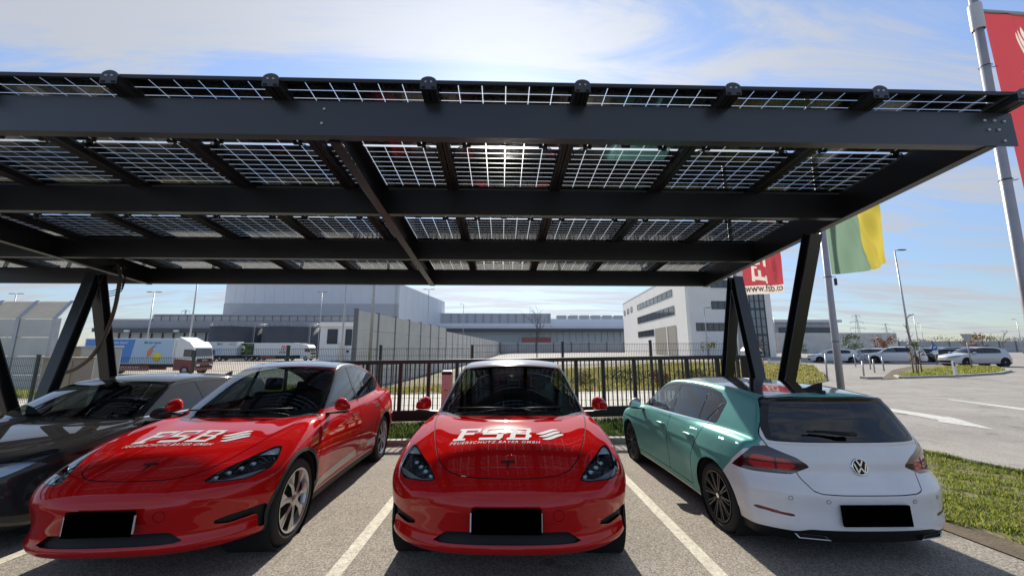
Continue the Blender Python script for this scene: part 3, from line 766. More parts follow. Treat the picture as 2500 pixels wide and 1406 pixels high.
    # colour change to the rear
    lin, _ = m.cut(.75-Z(m)); ln = lin.shift(-.03); lf = [q[::-1] for q in ln.F]
    if rear is not front:
        wz = lambda q: np.maximum(np.maximum(3.66+(Z(q)-.58)*.95-X(q), Z(q)-.988), np.minimum(A(q)-.71, Z(q)-.875))
        w_, m = m.cut(wz(m))
    if roofm:
        r_, m = m.cut(np.maximum(smax(smax(1.86-xw(m), X(m)-3.86, .05), A(m)-.545*B.tp(X(m)), .06), 1.3-Z(m)))
    sl_, m = m.cut(np.maximum(np.maximum(Z(m)-.205, 1.2-X(m)), X(m)-3.14))
    emit('body', [(m, front)]+([(w_, rear)] if rear is not front else [])+([(r_.shift(-.002), roofm)] if roofm else [])+[(sl_, rear if rear is not front else BLK)]+[(g, GAP) for g in gaps], None, root)
    if detail: emit('cabin_lining', M(ln.V, -ln.N, lf), CAB, root)
    for c in B.WX:
        for s in (-1, 1): MB().m(WELL).lathe([(.357, .86*s), (.357, .46*s), (.001, .46*s)], 30, 'Y', Matrix.Translation((c, 0, .325))).build('wheel_well', None, root)
    for c in B.WX:
        for s in (-1, 1): make_wheel(root, c, s, B.WY, B.WR, rimk)
    for s in (-1, 1): mirror_part(root, 1.42, s*.93, 1.02, mirror or front, s)
    if not detail: return root
    cabin(root, 1.62, 1.0, .6, .16, -.36, 1.15, B.L)
    mb = MB().m(BLK); mb.bar((3.72, 0, 1.385), (3.93, 0, 1.372), .05, .03); mb.prism([(3.70, -.018, 1.385), (3.90, -.018, 1.38), (3.915, -.018, 1.46), (3.86, -.018, 1.445)], (0, .036, 0)); mb.build('antenna', None, root)
    mb = MB().m(PLATE); mb.box((4.247, -.275, .335), (4.270, .275, .495), bev=.004); mb.build('licence_plate', None, root)
    mb = MB().m(PLATE); mb.box((-.02, -.262, .42), (.02, .262, .54)); mb.build('licence_plate', None, root)
    mb = MB().m(BLK); mb.tube([(4.165, .02, 1.035), (4.168, -.05, 1.036), (4.125, -.30, 1.055)], [.022, .018, .007], 8); mb.tube([(4.15, -.08, 1.04), (4.128, -.36, 1.05)], .008, 6); mb.build('rear_wiper', None, root)
    for s in (-1, 1):
        mb = MB().m(mat('dull_chrome', (.40, .40, .41), .25, 1.)); P0 = [(.36, .215), (.40, .250), (.61, .250), (.585, .215)]; P1 = [(.385, .221), (.412, .244), (.594, .244), (.575, .221)]
        f0 = lambda y, z, o: (4.225-float(B.tb(np.array(y)))+o, s*y, z)
        for i in range(4):
            j = (i+1) % 4
            mb.face([f0(*P0[i], .012), f0(*P0[j], .012), f0(*P1[j], .006), f0(*P1[i], .006)]); mb.face([f0(*P0[i], .012), f0(*P0[j], .012), f0(*P0[j], -.05), f0(*P0[i], -.05)])
        mb.m(GAP); mb.face([f0(*p, -.002) for p in P1]); mb.build('exhaust_trim', None, root)
    # round badge with V over W
    if front is TEAL:
        p, n_ = onto(B, np.array([[4.2, 0., .77]]), 8, .0); mb = MB(); bz, bx = .77, float(p[0][0])+.004; mx = Matrix.Translation((bx, 0, bz)) @ Matrix.Rotation(R(-6), 4, 'Y')
        mb.m(CHR); mb.lathe([(.070, -.01), (.070, .006), (.064, .009), (.058, .006)], 36, 'X', mx); mb.m(BLK); mb.lathe([(.062, .004), (.001, .004)], 30, 'X', mx); mb.m(CHR)
        def st(p, q, w=.011): mb.bar(mx @ Vector((.008, p[0], p[1])), mx @ Vector((.008, q[0], q[1])), w, .006, up=mx.to_3x3() @ Vector((1, 0, 0)))
        st((-.024, .052), (0, .006)); st((.024, .052), (0, .006)); st((-.050, .028), (-.026, -.046)); st((-.026, -.046), (0, -.006)); st((0, -.006), (.026, -.046)); st((.026, -.046), (.050, .028))
        mb.build('emblem', None, root)
        for y, z in ((.36, .50), (-.36, .50), (.68, .50), (-.68, .50)):
            p, n_ = onto(B, np.array([[4.3, y, z]]), 6, .001); mx = Matrix.Translation(p[0]) @ Vector(n_[0]).to_track_quat('Z', 'Y').to_matrix().to_4x4()
            mb = MB().m(BLK); mb.lathe([(.017, .001), (.015, .002), (.0135, .001)], 16, 'Z', mx); mb.m(rear); mb.lathe([(.0135, .001), (.001, .002)], 16, 'Z', mx); mb.build('parking_sensor', None, root)
    mb = MB().m(BLK)
    for y0, y1 in ((.58, -.02), (.0, -.52)): mb.tube([(1.17+.26*y0*y0, y0, .985), (1.18, (y0+y1)/2, 1.0), (1.17+.26*y1*y1, y1, .998)], .008, 6)
    mb.build('wiper', None, root)
    return root
# ---------------------------------------------------------------- ground, roads, grass
def asphalt(name, dark, light, speck=1., scale=1.):
    m = bpy.data.materials.new(name); m.use_nodes = True; nt = m.node_tree; N = nt.nodes; L = nt.links; b = N['Principled BSDF']
    tc = N.new('ShaderNodeTexCoord'); co = tc.outputs['Object']
    def noise(s, d=3, r=.5):
        t = N.new('ShaderNodeTexNoise'); t.inputs['Scale'].default_value = s; t.inputs['Detail'].default_value = d; t.inputs['Roughness'].default_value = r; L.new(co, t.inputs[0]); return t.outputs[0]
    v = N.new('ShaderNodeTexVoronoi'); v.inputs['Scale'].default_value = 105*scale; L.new(co, v.inputs[0])
    bw = N.new('ShaderNodeSeparateColor'); L.new(v.outputs['Color'], bw.inputs[0])
    r1 = N.new('ShaderNodeMapRange'); r1.inputs[1].default_value = .15; r1.inputs[2].default_value = 1; L.new(bw.outputs[0], r1.inputs[0])
    mx = N.new('ShaderNodeMix'); mx.data_type = 'RGBA'; mx.inputs[6].default_value = (*dark, 1); mx.inputs[7].default_value = (*light, 1); L.new(r1.outputs[0], mx.inputs[0])
    big = N.new('ShaderNodeMapRange'); big.inputs[1].default_value = .3; big.inputs[2].default_value = .7; big.inputs[3].default_value = .82; big.inputs[4].default_value = 1.14; L.new(noise(.7, 6, .65), big.inputs[0])
    st = N.new('ShaderNodeMapRange'); st.inputs[1].default_value = .60; st.inputs[2].default_value = .70; st.inputs[3].default_value = 1; st.inputs[4].default_value = .62; L.new(noise(1.7, 5, .6), st.inputs[0]); bs = N.new('ShaderNodeMath'); bs.operation = 'MULTIPLY'; L.new(big.outputs[0], bs.inputs[0]); L.new(st.outputs[0], bs.inputs[1])
    mul = N.new('ShaderNodeVectorMath'); mul.operation = 'SCALE'; L.new(mx.outputs[2], mul.inputs[0]); L.new(bs.outputs[0], mul.inputs['Scale'])
    # odd bright chips
    v2 = N.new('ShaderNodeTexVoronoi'); v2.inputs['Scale'].default_value = 55*scale; L.new(co, v2.inputs[0]); s2 = N.new('ShaderNodeSeparateColor'); L.new(v2.outputs['Color'], s2.inputs[0])
    g = N.new('ShaderNodeMath'); g.operation = 'GREATER_THAN'; g.inputs[1].default_value = .93; L.new(s2.outputs[1], g.inputs[0])
    l = N.new('ShaderNodeMath'); l.operation = 'LESS_THAN'; l.inputs[1].default_value = .25; L.new(v2.outputs['Distance'], l.inputs[0])
    gl = N.new('ShaderNodeMath'); gl.operation = 'MULTIPLY'; L.new(g.outputs[0], gl.inputs[0]); L.new(l.outputs[0], gl.inputs[1])
    gk = N.new('ShaderNodeMath'); gk.operation = 'MULTIPLY'; gk.inputs[1].default_value = .8*speck; L.new(gl.outputs[0], gk.inputs[0])
    m2 = N.new('ShaderNodeMix'); m2.data_type = 'RGBA'; m2.inputs[7].default_value = (.42, .40, .36, 1); L.new(gk.outputs[0], m2.inputs[0]); L.new(mul.outputs[0], m2.inputs[6])
    L.new(m2.outputs[2], b.inputs['Base Color']); b.inputs['Roughness'].default_value = .9; b.inputs['Specular IOR Level'].default_value = .25
    bp = N.new('ShaderNodeBump'); bp.inputs['Strength'].default_value = .45; bp.inputs['Distance'].default_value = .006; L.new(bw.outputs[0], bp.inputs['Height']); L.new(bp.outputs[0], b.inputs['Normal'])
    _mats[name] = m; return m
LOT = asphalt('lot_asphalt', (.155, .138, .116), (.385, .345, .29)); ROAD = asphalt('road_asphalt', (.22, .205, .185), (.36, .335, .30), .3, .8)
YARD = mat('yard_concrete', (.36, .32, .26), .9, noise=.12, nscale=.4, bump=.1); SOIL = mat('soil', (.10, .075, .045), .95, noise=.4, nscale=3, bump=.5, bscale=30)
GRS = mat('turf', (.13, .115, .045), .95, noise=.5, nscale=1.6, bump=.6, bscale=25); PATHM = mat('light_paving', (.46, .43, .37), .9, noise=.12, nscale=1.2, bump=.1)
LINE = mat('worn_road_paint', (.50, .47, .38), .75, noise=.25, nscale=14, bump=.3, bscale=150); LINEW = mat('white_road_paint', (.50, .49, .46), .75, noise=.2, nscale=9)
def worn(m):
    nt = m.node_tree; b = nt.nodes['Principled BSDF']; src = b.inputs['Base Color'].links[0].from_socket; tc = nt.nodes.new('ShaderNodeTexCoord'); t = nt.nodes.new('ShaderNodeTexNoise'); t.inputs['Scale'].default_value = 42; t.inputs['Detail'].default_value = 5; t.inputs['Roughness'].default_value = .75; nt.links.new(tc.outputs['Object'], t.inputs[0])
    r = nt.nodes.new('ShaderNodeMapRange'); r.inputs[1].default_value = .53; r.inputs[2].default_value = .63; nt.links.new(t.outputs[0], r.inputs[0]); x = nt.nodes.new('ShaderNodeMix'); x.data_type = 'RGBA'; x.inputs[7].default_value = (.24, .205, .16, 1); nt.links.new(r.outputs[0], x.inputs[0]); nt.links.new(src, x.inputs[6]); nt.links.new(x.outputs[2], b.inputs['Base Color'])
worn(LINE); worn(LINEW)
CONC = mat('kerb_concrete', (.36, .34, .30), .85, noise=.18, nscale=5, bump=.3, bscale=60)

def axis_pts(*seg):
    out = []
    for a, b, n in seg: out += list(np.linspace(a, b, n, endpoint=False))
    return np.array(out+[seg[-1][1]])
def heightfield(name, xs, ys, material, off=0., bump=None):
    X, Y = np.meshgrid(xs, ys, indexing='ij'); Z = gz(X, Y)+off+(bump(X, Y) if bump else 0)
    V = np.stack([X, Y, Z], -1).reshape(-1, 3); n, k = len(xs), len(ys)
    F = [(i*k+j, (i+1)*k+j, (i+1)*k+j+1, i*k+j+1) for i in range(n-1) for j in range(k-1)]
    me = bpy.data.meshes.new(name); me.from_pydata(V.tolist(), [], F); me.materials.append(material)
    me.polygons.foreach_set('use_smooth', [True]*len(F)); o = bpy.data.objects.new(name, me); COL.objects.link(o); return structure(o)
def sheet(name, poly, material, off=.004, step=.5, bump=None):
    """a sheet on the ground cut to a polygon"""
    P = np.array([(p[0], p[1]) for p in poly], float); lo, hi = P.min(0)-step, P.max(0)+step
    nx = max(3, min(160, int((hi[0]-lo[0])/step)+1)); ny = max(3, min(160, int((hi[1]-lo[1])/step)+1))
    xs = np.linspace(lo[0], hi[0], nx); ys = np.linspace(lo[1], hi[1], ny); X, Y = np.meshgrid(xs, ys, indexing='ij')
    V = np.stack([X, Y, X*0], -1).reshape(-1, 3); F = [(i*ny+j, (i+1)*ny+j, (i+1)*ny+j+1, i*ny+j+1) for i in range(nx-1) for j in range(ny-1)]
    m = M(V, np.tile([0., 0, 1], (len(V), 1)), F)
    # exact cut for convex polygons: clip by each edge, else by distance
    cr = [np.cross(P[(i+1) % len(P)]-P[i], P[(i+2) % len(P)]-P[(i+1) % len(P)]) for i in range(len(P))]
    if all(c >= -1e-9 for c in cr) or all(c <= 1e-9 for c in cr):
        s = 1 if sum(cr) > 0 else -1
        for a, b in zip(P, np.roll(P, -1, 0)):
            e = (b-a)/max(1e-9, np.linalg.norm(b-a)); m, _ = m.cut(-s*(e[0]*(m.V[:, 1]-a[1])-e[1]*(m.V[:, 0]-a[0])))
    else: m, _ = m.cut(poly_sdf(m.V[:, 0], m.V[:, 1], P))
    m.V[:, 2] = gz(m.V[:, 0], m.V[:, 1])+off+(bump(m.V[:, 0], m.V[:, 1]) if bump else 0)
    return structure(emit(name, m, material))

heightfield('ground', axis_pts((-6000, -400, 6), (-400, -40, 12), (-40, -12, 28), (-12, 24, 72), (24, 60, 18), (60, 400, 10), (400, 6000, 6)),
            axis_pts((-60, -8, 8), (-8, 30, 76), (30, 80, 25), (80, 400, 16), (400, 9000, 8)), ROAD)
sheet('parking_lot', [(-16, -10), (4.32, -10), (4.32, 7.75), (-16, 7.75)], LOT, .004, .4)
sheet('grass_verge', [(4.32, -10), (7.75, -10), (7.75, 9.6), (7.3, 10.8), (4.32, 10.8)], GRS, .010, .3)
sheet('soil_edge', [(4.32, -10), (4.75, -10), (4.62, 3), (4.72, 5), (4.32, 7)], SOIL, .014, .2)
sheet('gate_verge', [(-16, 7.75), (4.32, 7.75), (4.32, 10.6), (-16, 10.6)], GRS, .010, .5)
sheet('light_path', [(-22, 12.0), (7.5, 12.0), (9, 16.2), (-24, 16.2)], PATHM, .006, 1.)
sheet('meadow', [(-9, 16.3), (13, 16.3), (17, 19.2), (22, 26), (24, 34), (-3, 44), (-7.8, 44), (-8, 30)], GRS, .010, .8, lambda x, y: .35*ss(y, 18, 25)*ss(x, 6, 14))
sheet('grass_island', [tuple(atz(px, py, -.2)[:2]) for px, py in ((2188, 927), (2200, 931), (2330, 929), (2440, 924), (2468, 917), (2440, 909), (2330, 904), (2255, 903))], GRS, .09, .6)
sheet('dirt_track', [tuple(atz(px, py, -.2)[:2]) for px, py in ((2150, 934), (2200, 932), (2262, 902), (2235, 900), (2180, 912))], SOIL, .02, .6)
sheet('delivery_yard', [(-160, 30), (-9.6, 30), (-7.2, 60), (-2.6, 118), (-40, 128), (-200, 130)], YARD, .006, 4.)
sheet('yard_verge', [(-60, 17), (-9.8, 17), (-10.2, 25), (-60, 31)], GRS, .010, 1.)
# kerbs: real steps
for x0, x1 in ((-16, 4.3),):
    mb = MB().m(CONC); x = x0
    while x < x1:
        e = min(x+1.0, x1); z = float(gz((x+e)/2, 7.8)); mb.box((x+.004, 7.75, z-.1), (e-.004, 7.90, z+.11), bev=.015); x = e
    structure(mb.build('kerb'))
isl = [atz(px, py, -.2) for px, py in ((2188, 927), (2200, 931), (2330, 929), (2440, 924), (2468, 917), (2440, 909), (2330, 904))]
mb = MB().m(CONC)
for a, b in zip(isl, isl[1:]):
    za = float(gz(a.x, a.y)); zb = float(gz(b.x, b.y)); mb.bar((a.x, a.y, za+.03), (b.x, b.y, zb+.03), .15, .16)
structure(mb.build('kerb'))

# painted lines: the bays, the road arrow, the bay lettering
def line(a, b, w, name='bay_line', m=LINE, off=.008):
    a, b = np.array(a, float), np.array(b, float); d = (b-a)/np.linalg.norm(b-a); n = np.array([-d[1], d[0]])*w/2
    return sheet(name, [a-n, b-n, b+n, a+n], m, off, .25)
line((-1.36, -4), (-1.25, 7.2), .12); line((1.50, -4), (1.80, 7.2), .12); line((-4.22, -4), (-4.10, 7.2), .12); line((-7.1, -4), (-6.98, 7.2), .12)
G = lambda px, py: tuple(atz(px, py, -.25)[:2])
sheet('road_arrow', [G(2165, 1003), G(2310, 1027), G(2306, 1023.5), G(2432, 1053), G(2288, 1036), G(2295, 1033.2), G(2160, 1009)], LINEW, .006, .08)
sheet('road_line', [G(2318, 984), G(2500, 1008), G(2700, 1035), G(2700, 1040), G(2500, 1013), G(2318, 986)], LINEW, .006, .15)
sheet('road_line', [G(2080, 976.6), G(2500, 972.6), G(2500, 973.4), G(2080, 977.4)], LINEW, .006, .3)
q = place_polys(logo_polys(), 2.66, 2.46, .66, .60)
mb = MB().m(LINE)
for p in q: mb.face([(u, v, float(gz(u, v))+.009) for u, v in p])
structure(mb.build('bay_lettering', fix=False))

def blade(c):
    nm = 'grass_blade_%d' % int(sum(c)*1e4)
    if nm in _mats: return _mats[nm]
    m = mat(nm, c, .6, spec=.3); nt = m.node_tree; t = nt.nodes.new('ShaderNodeBsdfTranslucent'); t.inputs[0].default_value = (*[v*1.6 for v in c], 1); x = nt.nodes.new('ShaderNodeMixShader'); x.inputs[0].default_value = .5
    nt.links.new(nt.nodes['Principled BSDF'].outputs[0], x.inputs[1]); nt.links.new(t.outputs[0], x.inputs[2]); nt.links.new(x.outputs[0], nt.nodes['Material Output'].inputs[0]); return m
def grass(name, label, inside, box, n, h, cols, w=.006, seed=1, bump=None, lean=.5, thin=-.9):
    """one mass of grass: many bent blades, density broken up by noise"""
    rs = np.random.RandomState(seed); x0, x1, y0, y1 = box
    cx = rs.uniform(x0, x1, n*2); cy = rs.uniform(y0, y1, n*2)
    fld = sum(np.sin(cx*a+p)*np.sin(cy*b+q) for a, b, p, q in ((1.3, 1.7, .3, 1.1), (3.1, 2.3, 2., .4), (6.3, 5.1, 1., 2.), (11., 13., .5, .2)))
    ok = inside(cx, cy) & (fld+rs.normal(0, .8, n*2) > thin); cx, cy, fld = cx[ok][:n], cy[ok][:n], fld[ok][:n]; k = len(cx)
    z = gz(cx, cy)+.012+(bump(cx, cy) if bump else 0); a = rs.uniform(0, 2*np.pi, k); hh = h*rs.uniform(.4, 1.25, k)*(1+.2*fld); ln = hh*rs.uniform(.1, lean*2, k); ww = w*rs.uniform(.6, 1.5, k)
    d = np.stack([np.cos(a), np.sin(a), a*0], 1); s = np.stack([-np.sin(a), np.cos(a), a*0], 1); b = np.stack([cx, cy, z], 1); up = np.array([0, 0, 1.])
    m1 = b+d*(ln*.35)[:, None]+up*(hh*.6)[:, None]; tip = b+d*ln[:, None]+up*hh[:, None]
    V = np.stack([b-s*ww[:, None], b+s*ww[:, None], m1+s*(ww*.7)[:, None], m1-s*(ww*.7)[:, None], tip], 1).reshape(-1, 3)
    F = []; 
    for i in range(k): F += [(5*i, 5*i+1, 5*i+2, 5*i+3), (5*i+3, 5*i+2, 5*i+4)]
    me = bpy.data.meshes.new(name); me.from_pydata(V.tolist(), [], F)
    for j, c in enumerate(cols): me.materials.append(blade(c))
    mi = np.clip(((fld*.35+rs.normal(0, .7, k))*.6+len(cols)/2), 0, len(cols)-1).astype(int); me.polygons.foreach_set('material_index', np.repeat(mi, 2))
    o = bpy.data.objects.new(name, me); COL.objects.link(o); o['kind'] = 'stuff'; tag(o, label, 'grass'); return o
GC = [(.05, .075, .012), (.085, .12, .02), (.13, .16, .03), (.20, .19, .06)]
grass('grass', 'patchy sunlit grass beside the white and teal hatchback', lambda x, y: (x > 4.5+.15*np.sin(y*2.3)) & (x < 7.7+.06*np.sin(y*5)), (4.3, 7.8, 2.2, 9.5), 52000, .05, [(.06, .09, .015), (.11, .145, .022), (.19, .20, .045), (.19, .14, .065)], .006, 1, thin=-.2)
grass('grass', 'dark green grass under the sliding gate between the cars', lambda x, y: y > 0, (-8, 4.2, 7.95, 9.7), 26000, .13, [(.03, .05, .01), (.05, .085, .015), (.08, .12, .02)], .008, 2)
grass('grass', 'yellow green meadow grass behind the black gate', lambda x, y: poly_sdf(x, y, [(-9, 16.5), (13, 16.5), (17, 19.4), (22, 26), (20, 31), (4, 31), (2, 20), (-9, 18.6)]) < 0, (-9, 22, 16.4, 31), 60000, .17, [(.05, .07, .015), (.10, .12, .025), (.20, .19, .05), (.28, .23, .09), (.18, .12, .06)], .016, 3, lambda x, y: .35*ss(y, 18, 25)*ss(x, 6, 14))
ipoly = [(p.x, p.y) for p in isl]
grass('grass', 'low grass on the kerbed traffic island by the white post', lambda x, y: poly_sdf(x, y, ipoly) < -.15, (min(p[0] for p in ipoly), max(p[0] for p in ipoly), min(p[1] for p in ipoly), max(p[1] for p in ipoly)), 16000, .12, [(.08, .10, .015), (.14, .16, .025), (.22, .22, .05), (.20, .15, .07)], .018, 4, lambda x, y: .08)
grass('grass', 'bright grass slope behind the fence at the far left', lambda x, y: y < 24+.1*(-x), (-34, -9.6, 17.2, 26), 26000, .22, [(.07, .10, .015), (.12, .16, .025), (.19, .20, .05)], .02, 5)
# ---------------------------------------------------------------- the solar carport
ANT = mat('anthracite_steel', (.013, .0135, .016), .33, noise=.14, nscale=2.5, spec=.7, bump=.04, bscale=90); RAIL = mat('dark_aluminium_rail', (.018, .0185, .02), .5, .2, noise=.1, nscale=6); BOLT = mat('zinc_bolt', (.45, .45, .45), .35, .8)
CELL = mat('solar_cell', (.004, .005, .009), .25, noise=.2, nscale=3); PGL = glass('panel_glass', (.93, .95, .95), .0, .02); JBOX = mat('junction_box', (.008, .008, .008), .6)
SL = .103; TH = math.atan(SL)
def zp(Y): return 3.58-SL*(Y-2.49)
carport = thing('carport', 'anthracite steel carport roofed with glass solar panels over the cars', 'carport')
PX = [4.02-1.142*k for k in range(13)]
def bx(name, lo, hi, bev=.004, m=ANT):
    q = MB().m(m); q.box(lo, hi, bev=bev); return q.build(name, None, carport)
BH, BW = .285, .075
for Y in (2.60, 3.90, 5.38, 6.78):
    t = zp(Y)-.085; q = MB().m(ANT)
    q.box((-11.6, Y, t-BH), (4.10 if Y < 2.7 else 3.85, Y+.012, t)); q.box((-11.6, Y+.012, t-BH), (3.85, Y+BW, t-BH+.010)); q.box((-11.6, Y+.012, t-.010), (3.85, Y+BW, t)); 
    o = q.build('beam', None, carport)
    if Y < 2.7:
        for x, zz in ((-1.36, .07), (-1.37, .19), (3.86, .07), (3.94, .07), (4.02, .075), (3.88, .15), (3.96, .15), (3.99, .245)):
            b = MB().m(BOLT); b.lathe([(.013, 0), (.013, -.006), (.009, -.010), (.001, -.011)], 10, 'Y', Matrix.Translation((x, Y, t-zz))); b.build('bolt', None, o)
for X0, X1 in ((3.85, 3.94), (-1.345, -1.255), (-6.515, -6.425), (-11.6, -11.51)):
    q = MB().m(ANT); y0, y1 = 2.613 if X0 > 0 else 2.68, 6.86
    f = lambda Y, d: zp(Y)-.085-d
    for a, b, d0, d1 in ((X0, X0+.012, 0, BH), (X0+.012, X1, 0, .012), (X0+.012, X1, BH-.012, BH)):
        P = [(a, y0, f(y0, d0)+.002), (b, y0, f(y0, d0)+.002), (b, y1, f(y1, d0)+.002), (a, y1, f(y1, d0)+.002)]; Q = [(a, y0, f(y0, d1)-.003), (b, y0, f(y0, d1)-.003), (b, y1, f(y1, d1)-.003), (a, y1, f(y1, d1)-.003)]
        v = [q.bm.verts.new(p) for p in P+Q]
        for r in ((0, 1, 2, 3), (7, 6, 5, 4), (0, 4, 5, 1), (1, 5, 6, 2), (2, 6, 7, 3), (3, 7, 4, 0)): q.bm.faces.new([v[i] for i in r])
    q.build('rafter', None, carport)
# rails in pairs under each panel joint, with an end plate at the eaves
for x in PX:
    q = MB().m(RAIL)
    for s in (-1, 1):
        for a, b in ((.006, .030), (.034, .058)):
            q.bar((x+s*(a+b)/2, 2.47, zp(2.47)-.055), (x+s*(a+b)/2, 7.16, zp(7.16)-.055), b-a, .058)
        q.bar((x+s*.032, 2.475, zp(2.475)-.030), (x+s*.032, 7.15, zp(7.15)-.030), .062, .012)
    r = q.build('rail', None, carport)
    e = MB().m(ANT); z = zp(2.47); z -= .045; P = [(-.06, -.048), (.06, -.048), (.06, .015)]+[(.06*math.cos(a), .015+.042*math.sin(a)) for a in np.linspace(.1, math.pi-.1, 9)]+[(-.06, .015)]
    e.prism([(x+u, 2.455, z+v) for u, v in P], (0, .012, 0)); e.m(BOLT)
    for u in (-.02, .02): e.lathe([(.009, 0), (.007, -.006), (.001, -.007)], 10, 'Y', Matrix.Translation((x+u, 2.455, z+.012)))
    e.m(GAP)
    for u in (-.036, .036): e.box((x+u-.014, 2.452, z-.042), (x+u+.014, 2.4555, z-.028))
    e.build('end_plate', None, r)
# one panel, then copies
PW, PL = 1.128, 1.515
cells = MB().m(CELL); cp, rp = (PW-.045)/6, .0818
for i in range(6):
    for j in range(18):
        y = -PL/2+.012+.010+j*rp+(.024 if j > 8 else 0)
        cells.box((-PW/2+.0225+i*cp+.0028, y+.0031, -.0006), (-PW/2+.0225+(i+1)*cp-.0028, y+rp-.0031, .0006))
pan = cells.build('solar_panel', None, carport, fix=False)
fr = MB().m(RAIL)
for a, b in (((-PW/2, -PL/2), (PW/2, -PL/2+.012)), ((-PW/2, PL/2-.012), (PW/2, PL/2)), ((-PW/2, -PL/2+.012), (-PW/2+.014, PL/2-.012)), ((PW/2-.014, -PL/2+.012), (PW/2, PL/2-.012))): fr.box((*a, -.016), (*b, .016))
fo = fr.build('panel_frame', None, pan)
g = MB().m(PGL); g.face([(-PW/2+.013, -PL/2+.011, -.006), (PW/2-.013, -PL/2+.011, -.006), (PW/2-.013, PL/2-.011, -.006), (-PW/2+.013, PL/2-.011, -.006)]); go = g.build('panel_glass', None, pan)
for x in (-.36, 0, .36):
    j = MB().m(JBOX); dy = -.022 if x == 0 else 0; j.box((x-.04, -.040+dy, -.026), (x+.04, -.012+dy, -.008), bev=.004)
    if x: j.tube([(x, 0, -.022), (x+math.copysign(.06, x), -.03, -.03), (x+math.copysign(.12, x), .02, -.04), (x+math.copysign(.13, x), .10, -.05), (x+math.copysign(.17, x), .14, -.055)], .0055, 6)
    j.build('junction_box', None, pan)
first = True
for k in range(len(PX)-1):
    for r in range(3):
        o = pan if first else copy_tree(pan, carport); first = False
        Y = 2.49+PL/2+r*1.537; o.location = ((PX[k]+PX[k+1])/2, Y, zp(Y)); o.rotation_euler = (-TH, 0, 0)
# legs
def onX(px, py, X):
    d = ray(px, py); return Vector(np.array([0, 0, CAM_H])+d*(X/d[0]))
def leg(p, q, w=.15, d=.12):
    t = (Vector(q)-Vector(p)).normalized(); n = t.cross(Vector((1, 0, 0))).normalized(); p, q = Vector(p), Vector(q); b = MB().m(ANT)
    for o in (d/2, -d/2): b.bar(p+n*o, q+n*o, w, .014, up=n)
    b.bar(p, q, .012, d-.014, up=n); return b.build('column', None, carport)
A0, A1 = onX(1984, 570, 3.90), onX(1922, 925, 3.90); C0, C1 = onX(1797, 678, 3.90), onX(1850, 915, 3.90); B0, B1 = onX(1793, 678, 3.90), onX(1777, 915, 3.90)
def ext(a, b, z): return a+(b-a)*((z-a.z)/(b.z-a.z))
for X in (3.895, -6.47):
    for a, b in ((A0, A1), (C0, C1), (B0, B1)):
        e = ext(a, b, float(gz(X, b.y))-.05); p, q = Vector((X, a.y, min(a.z, zp(a.y)-.085-BH+.05))), Vector((X, e.y, e.z)); leg(p, q)
# hoses and wires round the left legs
HOSE = mat('tan_hose', (.11, .08, .06), .6, noise=.2, nscale=12); 
pts = [at(px, py, Y) for px, py, Y in ((268, 668, 6.3), (285, 650, 6.2), (294, 668, 6.15), (290, 700, 6.1), (282, 745, 6.1), (268, 790, 6.15), (248, 835, 6.2), (222, 872, 6.25), (190, 897, 6.3), (165, 908, 6.3), (140, 912, 6.3), (121, 912, 6.3))]
def smooth_path(p, n=5):
    p = [np.array(q) for q in p]; out = []
    for i in range(len(p)-1):
        a, b, c, d = p[max(i-1, 0)], p[i], p[i+1], p[min(i+2, len(p)-1)]
        for t in np.linspace(0, 1, n, endpoint=False): out.append(.5*((2*b)+(-a+c)*t+(2*a-5*b+4*c-d)*t*t+(-a+3*b-3*c+d)*t**3))
    return out+[p[-1]]
q = MB().m(HOSE); q.tube(smooth_path(pts), .027, 8); tag(q.build('hose'), 'tan corrugated hose hanging from the roof beside the left legs', 'hose')
q = MB().m(JBOX)
for k in range(3): q.tube(smooth_path([at(235+8*k, 695+4*k, 6.2), at(262, 712+5*k, 6.15), at(295, 700+6*k, 6.1), at(306, 672+4*k, 6.15)]), .007, 5)
tag(q.build('cable'), 'black cables looped at the top of the left legs', 'cable')
# ---------------------------------------------------------------- gate, fence, cabinets, flags
GATE = mat('black_gate_steel', (.012, .012, .013), .45, noise=.15, nscale=8); WIRE = mat('dark_green_fence_wire', (.03, .04, .038), .5); GALV = mat('galvanised_steel', (.42, .43, .45), .45, .6, noise=.12, nscale=5); POLE = mat('grey_pole', (.34, .33, .35), .4, .35, noise=.1, nscale=4)
BEIGE = mat('beige_cabinet', (.40, .335, .25), .7, noise=.08, nscale=3); LGREY = mat('light_grey_cabinet', (.48, .47, .43), .7, noise=.08, nscale=3)
# sliding gate: follows the slight rise to the right
gl, gr = at(830, 881, 9.7), at(1812, 866, 9.9)
gate = thing('sliding_gate', 'black sliding gate of upright bars running behind the parked cars', 'gate', (0, 0, 0))
def gp(t, h): 
    p = gl.lerp(gr, t); return Vector((p.x, p.y, p.z-h))
GHT = 1.50
q = MB().m(GATE); q.bar(gp(0, .05), gp(1, .05), .08, .10, bev=.006); q.build('top_rail', None, gate)
q = MB().m(GATE); q.bar(gp(0, GHT-.13), gp(1, GHT-.13), .12, .26, bev=.006); q.build('bottom_beam', None, gate)
Lg = (gr-gl).length; n = int(Lg/.118); posts = {int(round(i)) for i in np.linspace(0, n, 15)}
q = MB().m(GATE)
for i in range(n+1):
    t = i/n; a, b = gp(t, .10), gp(t, GHT-.26)
    if i in posts:
        w = MB().m(GATE); w.bar(a, b, .085, .085, up=(0, 1, 0)); w.build('gate_post', None, gate)
    else: q.bar(a, b, .026, .026, up=(0, 1, 0))
q.build('bars', None, gate)
